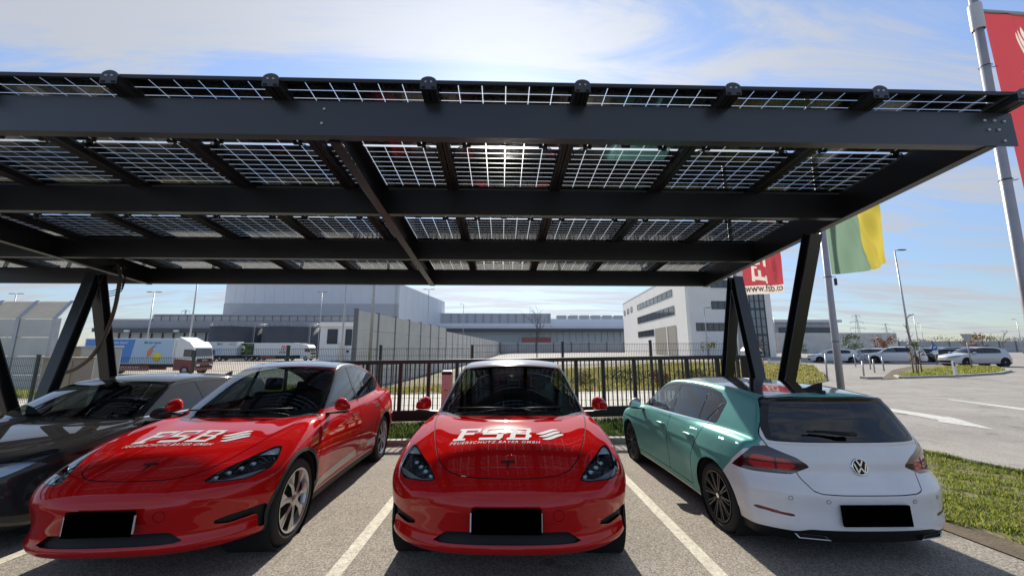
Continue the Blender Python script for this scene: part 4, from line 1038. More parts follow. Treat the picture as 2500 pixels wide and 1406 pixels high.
# double-rod mesh fence, stepped
fence = thing('mesh_fence', 'dark double rod mesh fence with capped posts behind the gate and cabinets', 'fence')
fposts = [(-230, 872), (-70, 871), (95, 870), (290, 869), (475, 860), (705, 848), (930, 847), (1153, 846), (1373, 838), (1587, 835), (1795, 834)]
FY = 11.0
pt = [at(x, y, FY) for x, y in fposts]
for i, p in enumerate(pt):
    z0 = float(gz(p.x, FY)); w = MB().m(WIRE); w.box((p.x-.035, FY-.03, z0-.05), (p.x+.035, FY+.03, p.z+.03), bev=.004); w.box((p.x-.042, FY-.037, p.z+.03), (p.x+.042, FY+.037, p.z+.06), bev=.006); w.build('fence_post', None, fence)
    if i+1 < len(pt):
        r = pt[i+1]; zt_ = r.z-.03 if i not in (3,) else p.z-.03; q = MB().m(WIRE); m_ = int((r.x-p.x)/.05)
        for k in range(1, m_):
            x = p.x+k*.05; q.bar((x, FY-.006, z0), (x, FY-.006, zt_), .006, .006, up=(0, 1, 0))
        z = zt_-.03
        while z > z0+.05: q.box((p.x, FY-.001, z), (r.x, FY+.007, z+.008)); z -= .2
        q.build('mesh_panel', None, fence)
def cabinet(px0, px1, pyt, pyb, Y, d, m, label, doors=1):
    a, b = at(px0, pyt, Y), at(px1, pyb, Y); z0 = min(b.z, float(gz(a.x, Y))); t = thing('cabinet', label, 'cabinet', ((a.x+b.x)/2, Y, z0), group='utility cabinets by the fence'); w, h = b.x-a.x, a.z-z0
    q = MB().m(m); q.box((-w/2, 0, 0), (w/2, d, h-.03), bev=.008); q.build('casing', None, t); q = MB().m(m); q.box((-w/2-.02, -.02, h-.03), (w/2+.02, d+.02, h), bev=.008); q.build('lid', None, t)
    for k in range(doors):
        x0 = -w/2+.03+k*(w-.06)/doors; x1 = x0+(w-.06)/doors-.012; o = MB().m(m); o.box((x0, -.012, .12), (x1, -.002, h-.07), bev=.003); o = o.build('door', None, t); g = MB().m(BLK); g.box((x0+.02, -.03, h*.2), (x0+.05, -.012, h*.2+.14), bev=.004); g.build('handle', None, o)
cabinet(106, 165, 872, 985, 7.6, .35, BEIGE, 'tall beige cabinet under the hose end, left of the steel legs')
cabinet(147, 200, 845, 950, 9.4, .3, mat('tan_cabinet', (.35, .28, .2), .7, noise=.1), 'tan cabinet half hidden behind the beige one')
cabinet(200, 248, 845, 935, 9.2, .35, LGREY, 'pale grey two door cabinet between the steel legs', 2)
# charging pillar behind the middle car
p = at(1090, 905, 8.3); t = thing('charging_pillar', 'slim pale pink charging pillar with black cap beside the middle red car', 'charger', (p.x, 8.3, float(gz(p.x, 8.3))))
h = p.z-float(gz(p.x, 8.3)); q = MB().m(mat('pink_white_sheet', (.62, .36, .34), .35, coat=.4)); q.box((-.10, 0, 0), (.11, .18, h-.08), bev=.01); q.build('casing', None, t); q = MB().m(BLK); q.box((-.105, -.005, h-.08), (.115, .185, h-.035), bev=.004); q.build('collar', None, t)
q = MB().m(mat('pale_cap', (.6, .58, .56), .5)); q.box((-.10, 0, h-.035), (.11, .18, h), bev=.012); q.build('cap', None, t); q = MB().m(BLK); q.box((-.04, -.004, h-.42), (.03, .001, h-.405)); q.build('slot', None, t)
# gate drive column with a yellowed notice
p = at(1842, 846, 9.3); z0 = float(gz(p.x, 9.3)); t = thing('gate_column', 'dark gate column with rounded pale cap and cream notice behind the right legs', 'gate post', (p.x, 9.3, z0)); h = p.z-z0
q = MB().m(GATE); q.box((-.20, 0, 0), (.20, .3, h-.22), bev=.012); q.build('casing', None, t)
q = MB().m(mat('pale_hood', (.62, .60, .55), .5)); q.prism([(-.20, -.01, h-.22), (.20, -.01, h-.22), (.19, -.01, h-.10), (.12, -.01, h-.02), (0, -.01, h), (-.12, -.01, h-.02), (-.19, -.01, h-.10)], (0, .3, 0)); q.m(GATE); q.box((-.18, -.02, h-.19), (.18, -.008, h-.12)); q.build('hood', None, t)
q = MB().m(mat('cream_notice', (.62, .55, .36), .6)); q.box((-.10, -.018, h-.56), (.17, -.006, h-.27)); q.m(BLK); q.box((-.06, -.022, h-.36), (.13, -.019, h-.345)); q.box((-.06, -.022, h-.40), (.13, -.019, h-.385)); q.box((.0, -.022, h-.47), (.06, -.019, h-.44)); q.build('notice', None, t)

# flags on their poles
CLOTH = {'red': (.30, .042, .055), 'white': (.50, .45, .41), 'green': (.15, .23, .165), 'yellow': (.40, .335, .055)}
def cloth(c):
    nm = c+'_flag_cloth'
    if nm in _mats: return _mats[nm]
    m = mat(nm, CLOTH[c], .85, noise=.06, nscale=9, bump=.15, bscale=400); nt = m.node_tree; b = nt.nodes['Principled BSDF']; o = nt.nodes['Material Output']
    tr = nt.nodes.new('ShaderNodeBsdfTranslucent'); tr.inputs[0].default_value = (*[min(1, v*1.0) for v in CLOTH[c]], 1); mx = nt.nodes.new('ShaderNodeMixShader'); mx.inputs[0].default_value = .55
    nt.links.new(b.outputs[0], mx.inputs[1]); nt.links.new(tr.outputs[0], mx.inputs[2]); nt.links.new(mx.outputs[0], o.inputs[0]); return m
def flagpole(px, py, Y, r, top, label):
    b = at(px, py, Y); z0 = float(gz(b.x, Y)); t = thing('flagpole', label, 'flagpole', (b.x, Y, z0), group='flagpoles at the edge of the lot')
    q = MB().m(POLE); q.tube([(0, 0, 0), (0, 0, 2), (0, 0, top-z0)], [r, r*.96, r*.72], 20); o = q.build('shaft', None, t); q = MB().m(BLK); q.tube([(r*.95, -.01, 1.2), (r*.80, -.01, top-z0-.3)], .008, 6); q.build('halyard', None, t)
    return t, b.x, z0
def flag(name, label, x0, x1, zb, zt_, Y, colour, marks, amp=.05, sag=0., clipc=None):
    """hanging banner between x0..x1 and zb..zt with soft folds; colour(u,v) names the cloth"""
    def S(u, v, off=0.):
        u = np.asarray(u, float); v = np.asarray(v, float)
        y = Y+amp*(u**.7)*(np.sin(8*u+3.1*v+.4)+.55*np.sin(15*u-6*v)+.28*np.sin(27*u+9*v+1))-off
        x = x0+(x1-x0)*u*(1-.16*sag*v*u); z = zb+(zt_-zb)*v+sag*u**2.6*.26*(1-v)+.02*np.sin(5*u)
        return np.stack([x, y, z], -1)
    n, k = 40, 60; U, Vv = np.meshgrid(np.linspace(0, 1, n), np.linspace(0, 1, k), indexing='ij'); V0 = np.stack([U, Vv, U*0], -1).reshape(-1, 3)
    F = [(i*k+j, (i+1)*k+j, (i+1)*k+j+1, i*k+j+1) for i in range(n-1) for j in range(k-1)]; rest = M(V0, V0*0+(0, 0, 1), F); items = []
    names = []
    for v in F:
        c = colour(float(U.flat[v[0]])+.5/n, float(Vv.flat[v[0]])+.5/k)
        if c not in names: names.append(c)
    def inside(m, p):
        p = np.array(p); ar = sum(p[i-1][0]*p[i][1]-p[i][0]*p[i-1][1] for i in range(len(p))); p = p if ar > 0 else p[::-1]
        x0_, y0_ = p.min(0)-.03; x1_, y1_ = p.max(0)+.03; V = m.V; near = (V[:, 0] > x0_) & (V[:, 0] < x1_) & (V[:, 1] > y0_) & (V[:, 1] < y1_); nl = near.tolist()
        a = M(V, m.N, [f for f in m.F if any(nl[i] for i in f)]); far = [f for f in m.F if not any(nl[i] for i in f)]; outs = []
        for q, r in zip(p, np.roll(p, -1, 0)):
            e = (r-q)/max(1e-9, np.linalg.norm(r-q)); a, o_ = a.cut(-(e[0]*(a.V[:, 1]-q[1])-e[1]*(a.V[:, 0]-q[0]))); outs.append(o_)
            if not a.F: break
        VV = [V]+[o_.V for o_ in outs]; FF = list(far); off = len(V)
        for o_ in outs: FF += [tuple(i+off for i in f) for f in o_.F]; off += len(o_.V)
        VV = np.vstack(VV); return a, M(VV, VV*0+(0, 0, 1), FF).pack()
    for P2, c in marks:
        if c != 'white': continue
        for p in P2:
            if max(q[0] for q in p) < 0 or min(q[0] for q in p) > 1: continue
            a, rest = inside(rest, p); items.append((a, cloth(c)))
    cs = [colour(*(rest.V[list(f)].mean(0)[:2])) for f in rest.F]
    for c in names: items.append((M(rest.V, rest.N, [f for f, q in zip(rest.F, cs) if q == c]).pack(), cloth(c)))
    for a, c in items:
        if not a.F: continue
        P = S(a.V[:, 0], a.V[:, 1]); e = 1e-3; a.N = np.cross(S(a.V[:, 0]+e, a.V[:, 1])-P, S(a.V[:, 0], a.V[:, 1]+e)-P); a.V = P
    o = emit(name, items, None); tag(o, label, 'flag')
    for P2, c in marks:
        if c == 'white': continue
        bm = bmesh.new()
        for p in P2: bm.faces.new([bm.verts.new((u, v, 0)) for u, v in p])
        for a in (0, 1):
            for cc in np.arange(.02, 1.2, .03):
                co = [0, 0, 0]; no = [0, 0, 0]; co[a] = cc; no[a] = 1; bmesh.ops.bisect_plane(bm, geom=bm.verts[:]+bm.edges[:]+bm.faces[:], plane_co=co, plane_no=no)
        W2 = S([v.co.x for v in bm.verts], [v.co.y for v in bm.verts], .006)
        for v, w in zip(bm.verts, W2): v.co = w
        m2 = bpy.data.meshes.new('lettering'); bm.to_mesh(m2); bm.free(); m2.materials.append(cloth(c) if c in CLOTH else mat(c, (.12, .07, .06), .8)); l = bpy.data.objects.new('lettering', m2); COL.objects.link(l); l.parent = o
    return o
CLOTH['faded'] = (.55, .22, .22)
# nearest: red banner, partly out of the frame
t, px_, z0 = flagpole(2503, 800, 4.5, .060, 8.2, 'thick grey flagpole with red banner at the right edge'); t.rotation_euler = (0, R(2.6), 0)
a, b = at(2394, 30, 4.5), at(2488, 585, 4.5)
q = MB().m(GALV)
base = Vector((px_, 4.5, 0)); L_ = lambda z: z-z0
q.tube([(.05, 0, L_(a.z)+.02), (1.35, 0, L_(a.z)+.02)], .028, 10); q.build('banner_arm', None, t)
q = MB().m(mat('pale_sleeve', (.55, .55, .56), .4)); q.lathe([(.066, L_(a.z)-.30), (.070, L_(a.z)-.28), (.070, L_(a.z)+.10), (.066, L_(a.z)+.12)], 20); q.build('sleeve', None, t)
q = MB().m(BLK)
for dz in (.9, 1.9, 2.62): 
    q.lathe([(.060, L_(a.z)-dz), (.066, L_(a.z)-dz+.005), (.060, L_(a.z)-dz+.012)], 18); q.tube([(.08, 0, L_(a.z)-dz), (.18, 0, L_(a.z)-dz+.03)], .006, 5)
q.build('ring', None, t)
q = MB().m(GALV); q.box((.17, -.03, L_(b.z)-.22), (.26, .03, L_(b.z)-.06), bev=.01); q.build('weight', None, t)
lg = place_polys(logo_polys(), 0, 0, 1, None); hh = max(p[1] for f in lg for p in f)
def rot(P, u0, v0, w, h): return [[(u0-(y/hh)*h, v0+x*w) for x, y in p] for p in P]
flag('flag', 'red banner with pale wave emblem at the right edge of the photo', a.x+.03, a.x+1.25, b.z+.05, a.z-.02, 4.5, lambda u, v: 'white' if v < .09 else 'red', [(rot(lg, .62, .20, .74, .30), 'white'), (place_polys(text_polys('www.fsb.co'), .10, .045, .85, None), 'grey_print')], .035)
# middle: green and yellow
t, px_, z0 = flagpole(2050, 940, 8.2, .070, 8.0, 'grey flagpole carrying the green and yellow flag'); t.rotation_euler = (0, R(1.2), 0)
q = MB().m(BLK); b = at(2034, 675, 8.2); 
for dz in (.02, 1.5): q.lathe([(.085, b.z-z0-dz), (.09, b.z-z0-dz+.006), (.085, b.z-z0-dz+.012)], 18)
q.tube([(.08, 0, b.z-z0), (.19, 0, b.z-z0)], .007, 5); q.box((.15, -.02, b.z-z0-.2), (.19, .02, b.z-z0-.04)); q.build('ring', None, t)
flag('flag', 'hanging green and yellow striped flag right of the carport', px_+.18, px_+1.66, b.z+.05, b.z+2.2, 8.2, lambda u, v: 'green' if u < .60+.05*math.sin(4*v) else 'yellow', [], .10, 1.3)
# far: red over white with the web address
t, px_, z0 = flagpole(1815, 905, 12.0, .075, 8.0, 'flagpole hidden behind the right carport legs')
b = at(1818, 722, 12.0)
def _fl():
    bl = at(1818, 720, 12.0); br = at(1918, 705, 12.0)
    w = br.x-bl.x; zb = bl.z; marks = [(place_polys(text_polys('www.fsb.co', 1, 0, True), .03, .045, .95, None), 'grey_print')]
    F_ = rot(lg, .60, .20, 1.5, .38); marks.append(([p for p in F_ ], 'white')); marks.append(([[(.86-(y)*.10, .24+x*.13) for x, y in p] for p in text_polys('FEUERSCHUTZ BAYER GMBH', 1, 0, True)], 'faded'))
    flag('flag', 'small red and white banner with web address behind the right legs', bl.x, bl.x+w, zb, zb+1.75, 12.0, lambda u, v: 'white' if v < .17 else 'red', marks, .05, .5)
_fl()
# ---------------------------------------------------------------- buildings, walls, vehicles, lamps, trees
FAC1 = mat('light_metal_cladding', (.60, .62, .66), .6, 0., noise=.04, nscale=.2); FAC2 = mat('grey_metal_cladding', (.42, .425, .45), .6, 0., noise=.05, nscale=.2); FAC3 = mat('pale_side_cladding', (.70, .73, .77), .6, 0., noise=.03, nscale=.2)
DKF = mat('dark_fascia', (.085, .09, .105), .6, noise=.1, nscale=.5); MIDG = mat('mid_grey_wall', (.32, .325, .35), .7, noise=.06, nscale=.3); DOCK = mat('dock_door', (.48, .53, .55), .5, noise=.05); REND = mat('white_render', (.78, .76, .72), .85, noise=.05, nscale=.3); REND2 = mat('white_render_spare', (.78, .76, .72), .85, noise=.05, nscale=.3)  # the second white render repeats the first one's colour and is unused
WIN = mat('window_glass_dark', (.05, .055, .06), .08, spec=.8, noise=.3, nscale=.8); WFR = mat('dark_window_frame', (.05, .052, .056), .5); NCON = mat('noise_wall_concrete', (.60, .585, .54), .85, noise=.10, nscale=.6, bump=.2, bscale=6); NCON2 = mat('noise_wall_grey', (.40, .405, .415), .85, noise=.10, nscale=.4); WOOD = mat('timber_top_panel', (.70, .57, .40), .8, noise=.08, nscale=2)
TANK = mat('anthracite_tank', (.065, .07, .082), .85, 0., noise=.12, nscale=.4)
TWH = mat('truck_white', (.66, .67, .68), .4, noise=.04); TRD = mat('truck_maroon', (.20, .03, .035), .35, coat=.5); TBL = mat('truck_blue', (.07, .22, .56), .5); TLB = mat('truck_light_blue', (.38, .52, .66), .5, noise=.03); 
def T(px, py, Y): return at(px, py, Y)
# tall warehouse
wh = thing('warehouse', 'tall two tone grey warehouse rising behind the trucks', 'building')
a, b = T(553, 700, 150), T(976, 700, 150); c = T(1086, 745, 212); zT = 27.5; zm = T(700, 741, 150).z; za = T(700, 741, 150).z
q = MB().m(FAC1); q.box((a.x, 150, zm), (b.x, 150.4, zT)); 
for i in range(1, 18): q.box((a.x+(b.x-a.x)*i/18-.04, 149.94, zm), (a.x+(b.x-a.x)*i/18+.04, 149.99, zT))
q.build('upper_wall', None, wh); q = MB().m(FAC2); q.box((a.x, 149.8, -2), (b.x, 150.4, zm-.02)); q.build('lower_wall', None, wh)
cz = T(1086, 745, 212).z
q = MB().m(FAC3); v = [(b.x, 150.4, -2), (c.x, 212, -2), (c.x, 212, zT), (b.x, 150.4, zT)]; q.prism(v, (-1.5, .2, 0))
for i in range(1, 9): 
    x, y = b.x+(c.x-b.x)*i/9, 150.4+61.6*i/9; q.box((x-.02, y-.12, -2), (x+.12, y+.12, zT))
q.build('side_wall', None, wh); q = MB().m(FAC2); q.box((a.x-.3, 149.6, zT), (b.x+.3, 151, zT+.5)); q.build('parapet', None, wh)
q = MB().m(GALV); L0 = T(976, 770, 149); 
for dx in (-.3, .3): q.bar((b.x-1.2+dx, 149.4, 10), (b.x-1.2+dx, 149.4, zT), .1, .1, up=(0, 1, 0))
for k in range(40): q.box((b.x-1.5, 149.35, 10+k*.42), (b.x-.9, 149.45, 10.08+k*.42))
q.build('ladder', None, wh)
# long delivery hall, left
def hall(name, label, segs, Y, zb, depth=30):
    t = thing(name, label, 'building')
    for px0, px1, pyt, parts in segs:
        x0, x1 = T(px0, 800, Y).x, T(px1, 800, Y).x; zt_ = T((px0+px1)/2, pyt, Y).z
        for i, (nm, py0, py1, m, out) in enumerate(parts):
            z1 = T(1250, py0, Y).z; z0 = T(1250, py1, Y).z if py1 else zb
            q = MB().m(m); q.box((x0, Y-out, z0), (x1, Y+depth, z1)); q.build(nm, None, t)
    return t
dh = hall('delivery_hall', 'long low grey delivery hall with dark canopy behind the blue truck', [
    (250, 372, 781, [('parapet', 780, 783, FAC3, .5), ('fascia', 783, 803, MIDG, .6), ('canopy', 803, 812, DKF, 3.0), ('dock_wall', 812, None, DOCK, 0)]),
    (372, 870, 770, [('parapet', 769, 783, FAC2, .2), ('fascia', 783, 803, MIDG, .6), ('canopy', 803, 812, DKF, 3.0), ('dock_wall', 812, None, DOCK, 0)])], 122, -1.2)
q = MB().m(WFR)
for k in range(24):
    x = T(285, 800, 121).x+k*3.4; q.box((x, 121.7, -1), (x+.35, 121.95, T(500, 813, 121.7).z))
q.build('dock_frames', None, dh)
q = MB().m(WFR); x0, x1 = T(372, 770, 121).x, T(870, 770, 121).x; z = T(600, 783, 121).z; n = 24
for k in range(n+1): x = x0+(x1-x0)*k/n; q.box((x-.06, 121.2, z), (x+.06, 121.32, T(600, 771, 121.2).z))
q.box((x0, 121.2, T(600, 771, 121.2).z), (x1, 121.32, T(600, 770, 121.2).z)); q.build('railing', None, dh)
for px in (309, 430): 
    p = T(px, 808, 118.5); q = MB().m(mat('canopy_lamp', (.8, .8, .78), .4)); q.box((p.x-.8, 118.3, p.z-.3), (p.x+.8, 118.9, p.z+.3), bev=.15); q.build('canopy_lamp', None, dh)
# long hall right of the concrete wall
rh = hall('distribution_hall', 'long grey distribution hall with panelled parapet behind the concrete wall', [
    (1040, 1345, 765, [('parapet', 765, 791, FAC2, 0), ('roof_edge', 791, 797, FAC3, 6.), ('fascia', 797, 803, FAC1, 6.2), ('canopy', 803, 809, DKF, 6.5), ('dock_wall', 809, None, DOCK, 1.)]),
    (1345, 1556, 777, [('parapet', 778, 791, FAC3, 0), ('roof_edge', 791, 797, FAC3, 6.), ('fascia', 797, 803, FAC1, 6.2), ('canopy', 803, 809, DKF, 6.5), ('dock_wall', 809, None, DOCK, 1.)])], 205, -1.5, 40)
q = MB().m(MIDG)
for k in range(13): x = T(1100+k*20, 780, 204).x; q.box((x-.35, 204.6, T(1250, 790, 204.6).z), (x+.35, 204.95, T(1250, 766, 204.6).z))
q.build('cladding_ribs', None, rh)
q = MB().m(mat('dock_pillar', (.50, .52, .53), .6))
for k in range(30): x = T(1100+k*15.5, 820, 203).x; q.box((x-.5, 203.3, -1), (x+.5, 203.8, T(1250, 810, 203.4).z))
q.build('dock_pillars', None, rh)
q = MB().m(GALV); x = T(1360, 770, 206).x
for k in range(6): q.box((x+k*6.4, 206, T(1250, 778, 206).z), (x+k*6.4+5.4, 210, T(1250, 769, 206).z), bev=.2)
q.build('rooftop_chillers', None, rh)
# office building
of = thing('office_building', 'white rendered office block with ribbon windows and glazed stair strip', 'building')
CX, CY = T(1685, 780, 60).x, 60.0; FX, FYY = T(1522, 780, 112).x, 112.0; zr = T(1522, 745, 112).z; zb = -1.0
dirv = Vector((FX-CX, FYY-CY, 0)); Lf = dirv.length; dirv.normalize(); nrm = Vector((-dirv.y, dirv.x, 0)); 
if nrm.x > 0: nrm = -nrm
RX = T(1886, 780, 60).x
q = MB().m(REND); q.prism([(CX, CY, zb), (FX, FYY, zb), (FX, FYY, zr), (CX, CY, zr)], (1.2, 0, 0)); q.build('long_wall', None, of)
q = MB().m(REND); q.box((CX-.03, CY-.04, zb), (RX, CY+1.0, zr+.02)); q.build('end_wall', None, of)
q = MB().m(FAC2); q.prism([(CX, CY, zr), (RX, CY, zr), (RX+4, FYY, zr), (FX, FYY, zr)], (0, 0, .5)); q.build('roof', None, of)
def onface(px, py):
    d = Vector(ray(px, py)); o = Vector((0, 0, CAM_H)); P0 = Vector((CX, CY, 0)); t = (P0-o).dot(nrm)/d.dot(nrm); h = o+d*t; return (h-P0).dot(dirv), h.z
def wind(px0, px1, py0, py1, n, face):
    """a ribbon of windows: frame proud of the wall, panes set in it; on the long face the rows py0, py1 are read at px0"""
    if face:
        u0, z1 = onface(px0, py0); z0 = onface(px0, py1)[1]; u1 = onface(px1, 800)[0]; u0, u1 = sorted((u0, u1))
        fn = lambda u, z, o: Vector((CX, CY, 0))+dirv*u+nrm*o+Vector((0, 0, z))
    else:
        p0, p1 = T(px0, py0, CY), T(px1, py1, CY); u0, u1 = p0.x, p1.x; z0, z1 = sorted((p0.z, p1.z)); fn = lambda u, z, o: Vector((u, CY-.04-o, z))
    def slab(q, a, b, c, d, o0, o1): q.prism([fn(a, c, o0), fn(b, c, o0), fn(b, d, o0), fn(a, d, o0)], fn(0, 0, o1)-fn(0, 0, o0))
    q = MB().m(WFR); w = (u1-u0)/n; fw = .09
    slab(q, u0, u1, z0, z0+fw, .0, .06); slab(q, u0, u1, z1-fw, z1, .0, .06)
    for k in range(n+1): x = u0+w*k; slab(q, x-fw/2, x+fw/2, z0+fw, z1-fw, .0, .06)
    o = q.build('window', None, of); q = MB().m(WIN); slab(q, u0, u1, z0+.01, z1-.01, .002, .02); q.build('pane', None, o)
wind(1555.5, 1646, 745, 757.5, 9, True); wind(1556.5, 1649, 775, 791, 9, True); wind(1558, 1596, 810, 824, 4, True)
for x0, x1, y0, y1 in ((1523.5, 1528.5, 759, 771), (1531, 1537.5, 755, 767), (1539.5, 1546, 750, 763)): wind(x0, x1, y0, y1, 1, True)
wind(1736, 1800, 735, 755, 4, False); wind(1699, 1812, 788, 808, 8, False); wind(1733, 1800, 684, 703, 4, False); 
u0, za = onface(1599, 800); u1, zz = onface(1655, 862); 
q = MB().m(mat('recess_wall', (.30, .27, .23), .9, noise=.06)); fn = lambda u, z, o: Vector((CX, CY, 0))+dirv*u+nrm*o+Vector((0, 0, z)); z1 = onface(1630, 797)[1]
q.prism([fn(u0, zb, .03), fn(u1, zb, .03), fn(u1, z1, .03), fn(u0, z1, .03)], nrm*.03); q.m(REND); um = onface(1631, 820)[0]; q.prism([fn(um, zb, .06), fn(um+.5, zb, .06), fn(um+.5, z1, .06), fn(um, z1, .06)], nrm*.05); q.build('gateway', None, of)
x0, x1 = T(1833, 780, CY).x, T(1869, 780, CY).x; q = MB().m(WFR)
for k in range(4): x = x0+(x1-x0)*k/3; q.box((x-.06, CY-.16, zb), (x+.06, CY-.06, zr-.4))
for py in (735, 757, 778, 798, 820, 842): z = T(1850, py, CY).z; hgt = .35 if py in (757, 820) else .12; q.box((x0, CY-.14, z), (x1, CY-.07, z+hgt))
o = q.build('stair_glazing', None, of); q = MB().m(mat('stair_glass', (.16, .19, .22), .08, spec=.9, noise=.2)); q.box((x0, CY-.065, zb), (x1, CY-.045, zr-.5)); q.build('pane', None, o)
# low buildings further right
lb = thing('low_building', 'low grey building with dark window band right of the office block', 'building')
Y = 105; x0, x1, x2 = T(1884, 800, Y).x, T(2046, 800, Y).x, T(2168, 800, Y).x
q = MB().m(NCON2); q.box((x0, Y, -1), (x1, Y+20, T(1950, 786, Y).z)); q.build('wall', None, lb); q = MB().m(DKF); q.box((x0+2, Y-.2, T(1950, 812, Y).z), (x1-.6, Y-.02, T(1950, 799, Y).z)); q.build('window_band', None, lb)
q = MB().m(NCON); q.box((x0, Y-2, -1), (x2, Y+12, T(2000, 813, Y).z)); q.build('annexe', None, lb); q = MB().m(FAC1); q.box((x0-1, Y-1, T(1950, 787, Y).z), (x1+.5, Y+21, T(1950, 785, Y).z+.5)); q.build('roof', None, lb)

# concrete noise barriers: wall panels between posts
def barrier(label, pts, zts, zb, step, m, pw=.32, th=.18, rows=3, top=None):
    t = thing('noise_barrier', label, 'wall'); k = 0
    for (x0, y0), (x1, y1), z0, z1 in zip(pts, pts[1:], zts, zts[1:]):
        L = math.hypot(x1-x0, y1-y0); n = max(1, round(L/step)); d = Vector(((x1-x0)/L, (y1-y0)/L, 0)); nn = Vector((-d.y, d.x, 0))
        q = MB().m(m)
        for i in range(n):
            for r in range(rows):
                a0 = i/n; a1 = (i+1)/n; A = Vector((x0, y0, 0))+d*(L*a0); B_ = Vector((x0, y0, 0))+d*(L*a1); zt_ = z0+(z1-z0)*(a0+a1)/2; h = (zt_-zb)/rows
                q.bar(A+d*.02+Vector((0, 0, zb+h*(r+.5))), B_-d*.02+Vector((0, 0, zb+h*(r+.5))), th, h-.03)
        q.build('wall_panels', None, t)
        for i in range(n+1):
            A = Vector((x0, y0, 0))+d*(L*i/n); zt_ = z0+(z1-z0)*i/n; w = MB().m(GALV if top is None else top); w.bar(A+Vector((0, 0, zb)), A+Vector((0, 0, zt_+.08)), pw, pw, up=nn); w.build('wall_post', None, t)
    return t
w1 = [T(868, 800, 25), T(1088, 800, 47)]
barrier('tall concrete noise wall receding behind the charging bays', [(w1[0].x, 25), (w1[1].x, 47)], [T(868, 756, 25).z, T(1088, 801, 47).z], -1.2, 3.2, NCON, .22, .16, 4, mat('post_grey', (.16, .16, .165), .6))
w2 = T(1218, 830, 120)
barrier('lower far stretch of the concrete wall in front of the distribution hall', [(w1[1].x, 47.3), (w2.x, 120)], [T(1092, 809, 47.3).z, T(1218, 834, 120).z], -1.2, 3.6, NCON, .22, .16, 3, mat('post_grey', (.16, .16, .165), .6))
barrier('long grey noise wall across the back of the car park', [(w2.x+.4, 120.3), (178, 120.3)], [T(1300, 836, 120.3).z, T(2000, 832, 120.3).z], -1.2, 5.8, NCON2, .4, .2, 2, mat('post_grey', (.16, .16, .165), .6))
# stub of noise wall with timber top at the far left
Y = 24; xL, xR = T(-140, 800, Y).x, T(131, 800, Y).x; zt1 = T(60, 778, Y).z; zt2 = T(60, 747, Y).z+.4
nb = thing('noise_barrier', 'noise wall with tilted timber top at the left edge of the photo', 'wall'); n = 3
q = MB().m(NCON)
for i in range(n):
    xa, xb = xL+(xR-xL)*i/n, xL+(xR-xL)*(i+1)/n
    for r in range(4): h = (zt1+1.2)/4; q.box((xa+.12, Y, -1.2+h*r+.01), (xb-.12, Y+.2, -1.2+h*(r+1)-.02))
q.build('wall_panels', None, nb); q = MB().m(WOOD)
for i in range(n):
    xa, xb = xL+(xR-xL)*i/n, xL+(xR-xL)*(i+1)/n; q.prism([(xa+.12, Y, zt1), (xb-.12, Y, zt1), (xb-.62, Y+1.2, zt2), (xa-.38, Y+1.2, zt2)], (0, .1, .05))
q.build('timber_top', None, nb)
for i in range(n+1):
    x = xL+(xR-xL)*i/n; w = MB().m(GALV); w.box((x-.11, Y-.06, -1.2), (x+.11, Y+.24, zt1+.05)); w.bar((x, Y, zt1), (x-.5, Y+1.2, zt2+.05), .2, .12); w.build('wall_post', None, nb)
# tanks
for px0, px1, lab in ((527, 645, 'left one of two dark round tanks behind the trucks'), (652, 778, 'right one of two dark round tanks, beside the white plant building')):
    Y = 112; x0, x1 = T(px0, 800, Y).x, T(px1, 800, Y).x; r = (x1-x0)/2; zt_ = T(600, 796, Y-r).z; t = thing('storage_tank', lab, 'tank', ((x0+x1)/2, Y, -1.1), group='round tanks by the delivery yard')
    q = MB().m(TANK); q.lathe([(r, 0), (r, zt_+1.1), (.01, zt_+1.6)], 48); q.build('shell', None, t); q = MB().m(GALV)
    for h in (.5, 1.0): q.lathe([(r-.1, zt_+1.1+h), (r, zt_+1.1+h+.05), (r-.1, zt_+1.1+h+.1)], 40)
    for k in range(28): a_ = 2*math.pi*k/28; q.bar((r*math.cos(a_)*.995, r*math.sin(a_)*.995, zt_+1.1), (r*math.cos(a_)*.995, r*math.sin(a_)*.995, zt_+2.15), .07, .07, up=(0, 1, 0))
    q.build('railing', None, t); q = MB().m(GALV)
    for dx in (-.35, .35): q.bar((r*.9+dx, -r*.5, 0), (r*.9+dx, -r*.5, zt_+2), .1, .1, up=(0, 1, 0))
    for k in range(22): q.box((r*.9-.35, -r*.5-.04, k*.42), (r*.9+.35, -r*.5+.04, k*.42+.07))
    q.build('ladder', None, t)
# plant building
Y = 84; x0, x1 = T(783, 800, Y).x, T(868, 800, Y).x; t = thing('plant_building', 'small white plant building with dark louvred openings by the concrete wall', 'building')
q = MB().m(TWH); q.box((x0, Y, -1.2), (x1, Y+10, T(820, 797, Y).z)); q.build('wall', None, t); q = MB().m(REND); q.box((x0-.2, Y-.5, T(820, 797, Y).z), (x1+.2, Y+10, T(820, 787, Y).z), bev=.1); q.build('roof', None, t)
for a_, b_ in ((801, 826), (845, 861)):
    q = MB().m(TANK); q.box((T(a_, 800, Y).x, Y-.12, T(800, 843, Y).z), (T(b_, 800, Y).x, Y-.02, T(800, 804, Y).z))
    for k in range(14): z = T(800, 842, Y).z+k*.26; q.box((T(a_, 800, Y).x+.1, Y-.18, z), (T(b_, 800, Y).x-.1, Y-.125, z+.12))
    q.build('louvre', None, t)
q = MB().m(TWH); q.box((T(804, 800, Y).x, Y-2.5, -1.2), (T(840, 800, Y).x, Y-.4, T(800, 840, Y).z), bev=.1); q.m(BLK); q.box((T(851, 800, Y).x, Y-.3, T(800, 860, Y).z), (T(856, 800, Y).x, Y-.15, T(800, 855, Y).z)); q.build('switch_box', None, t)

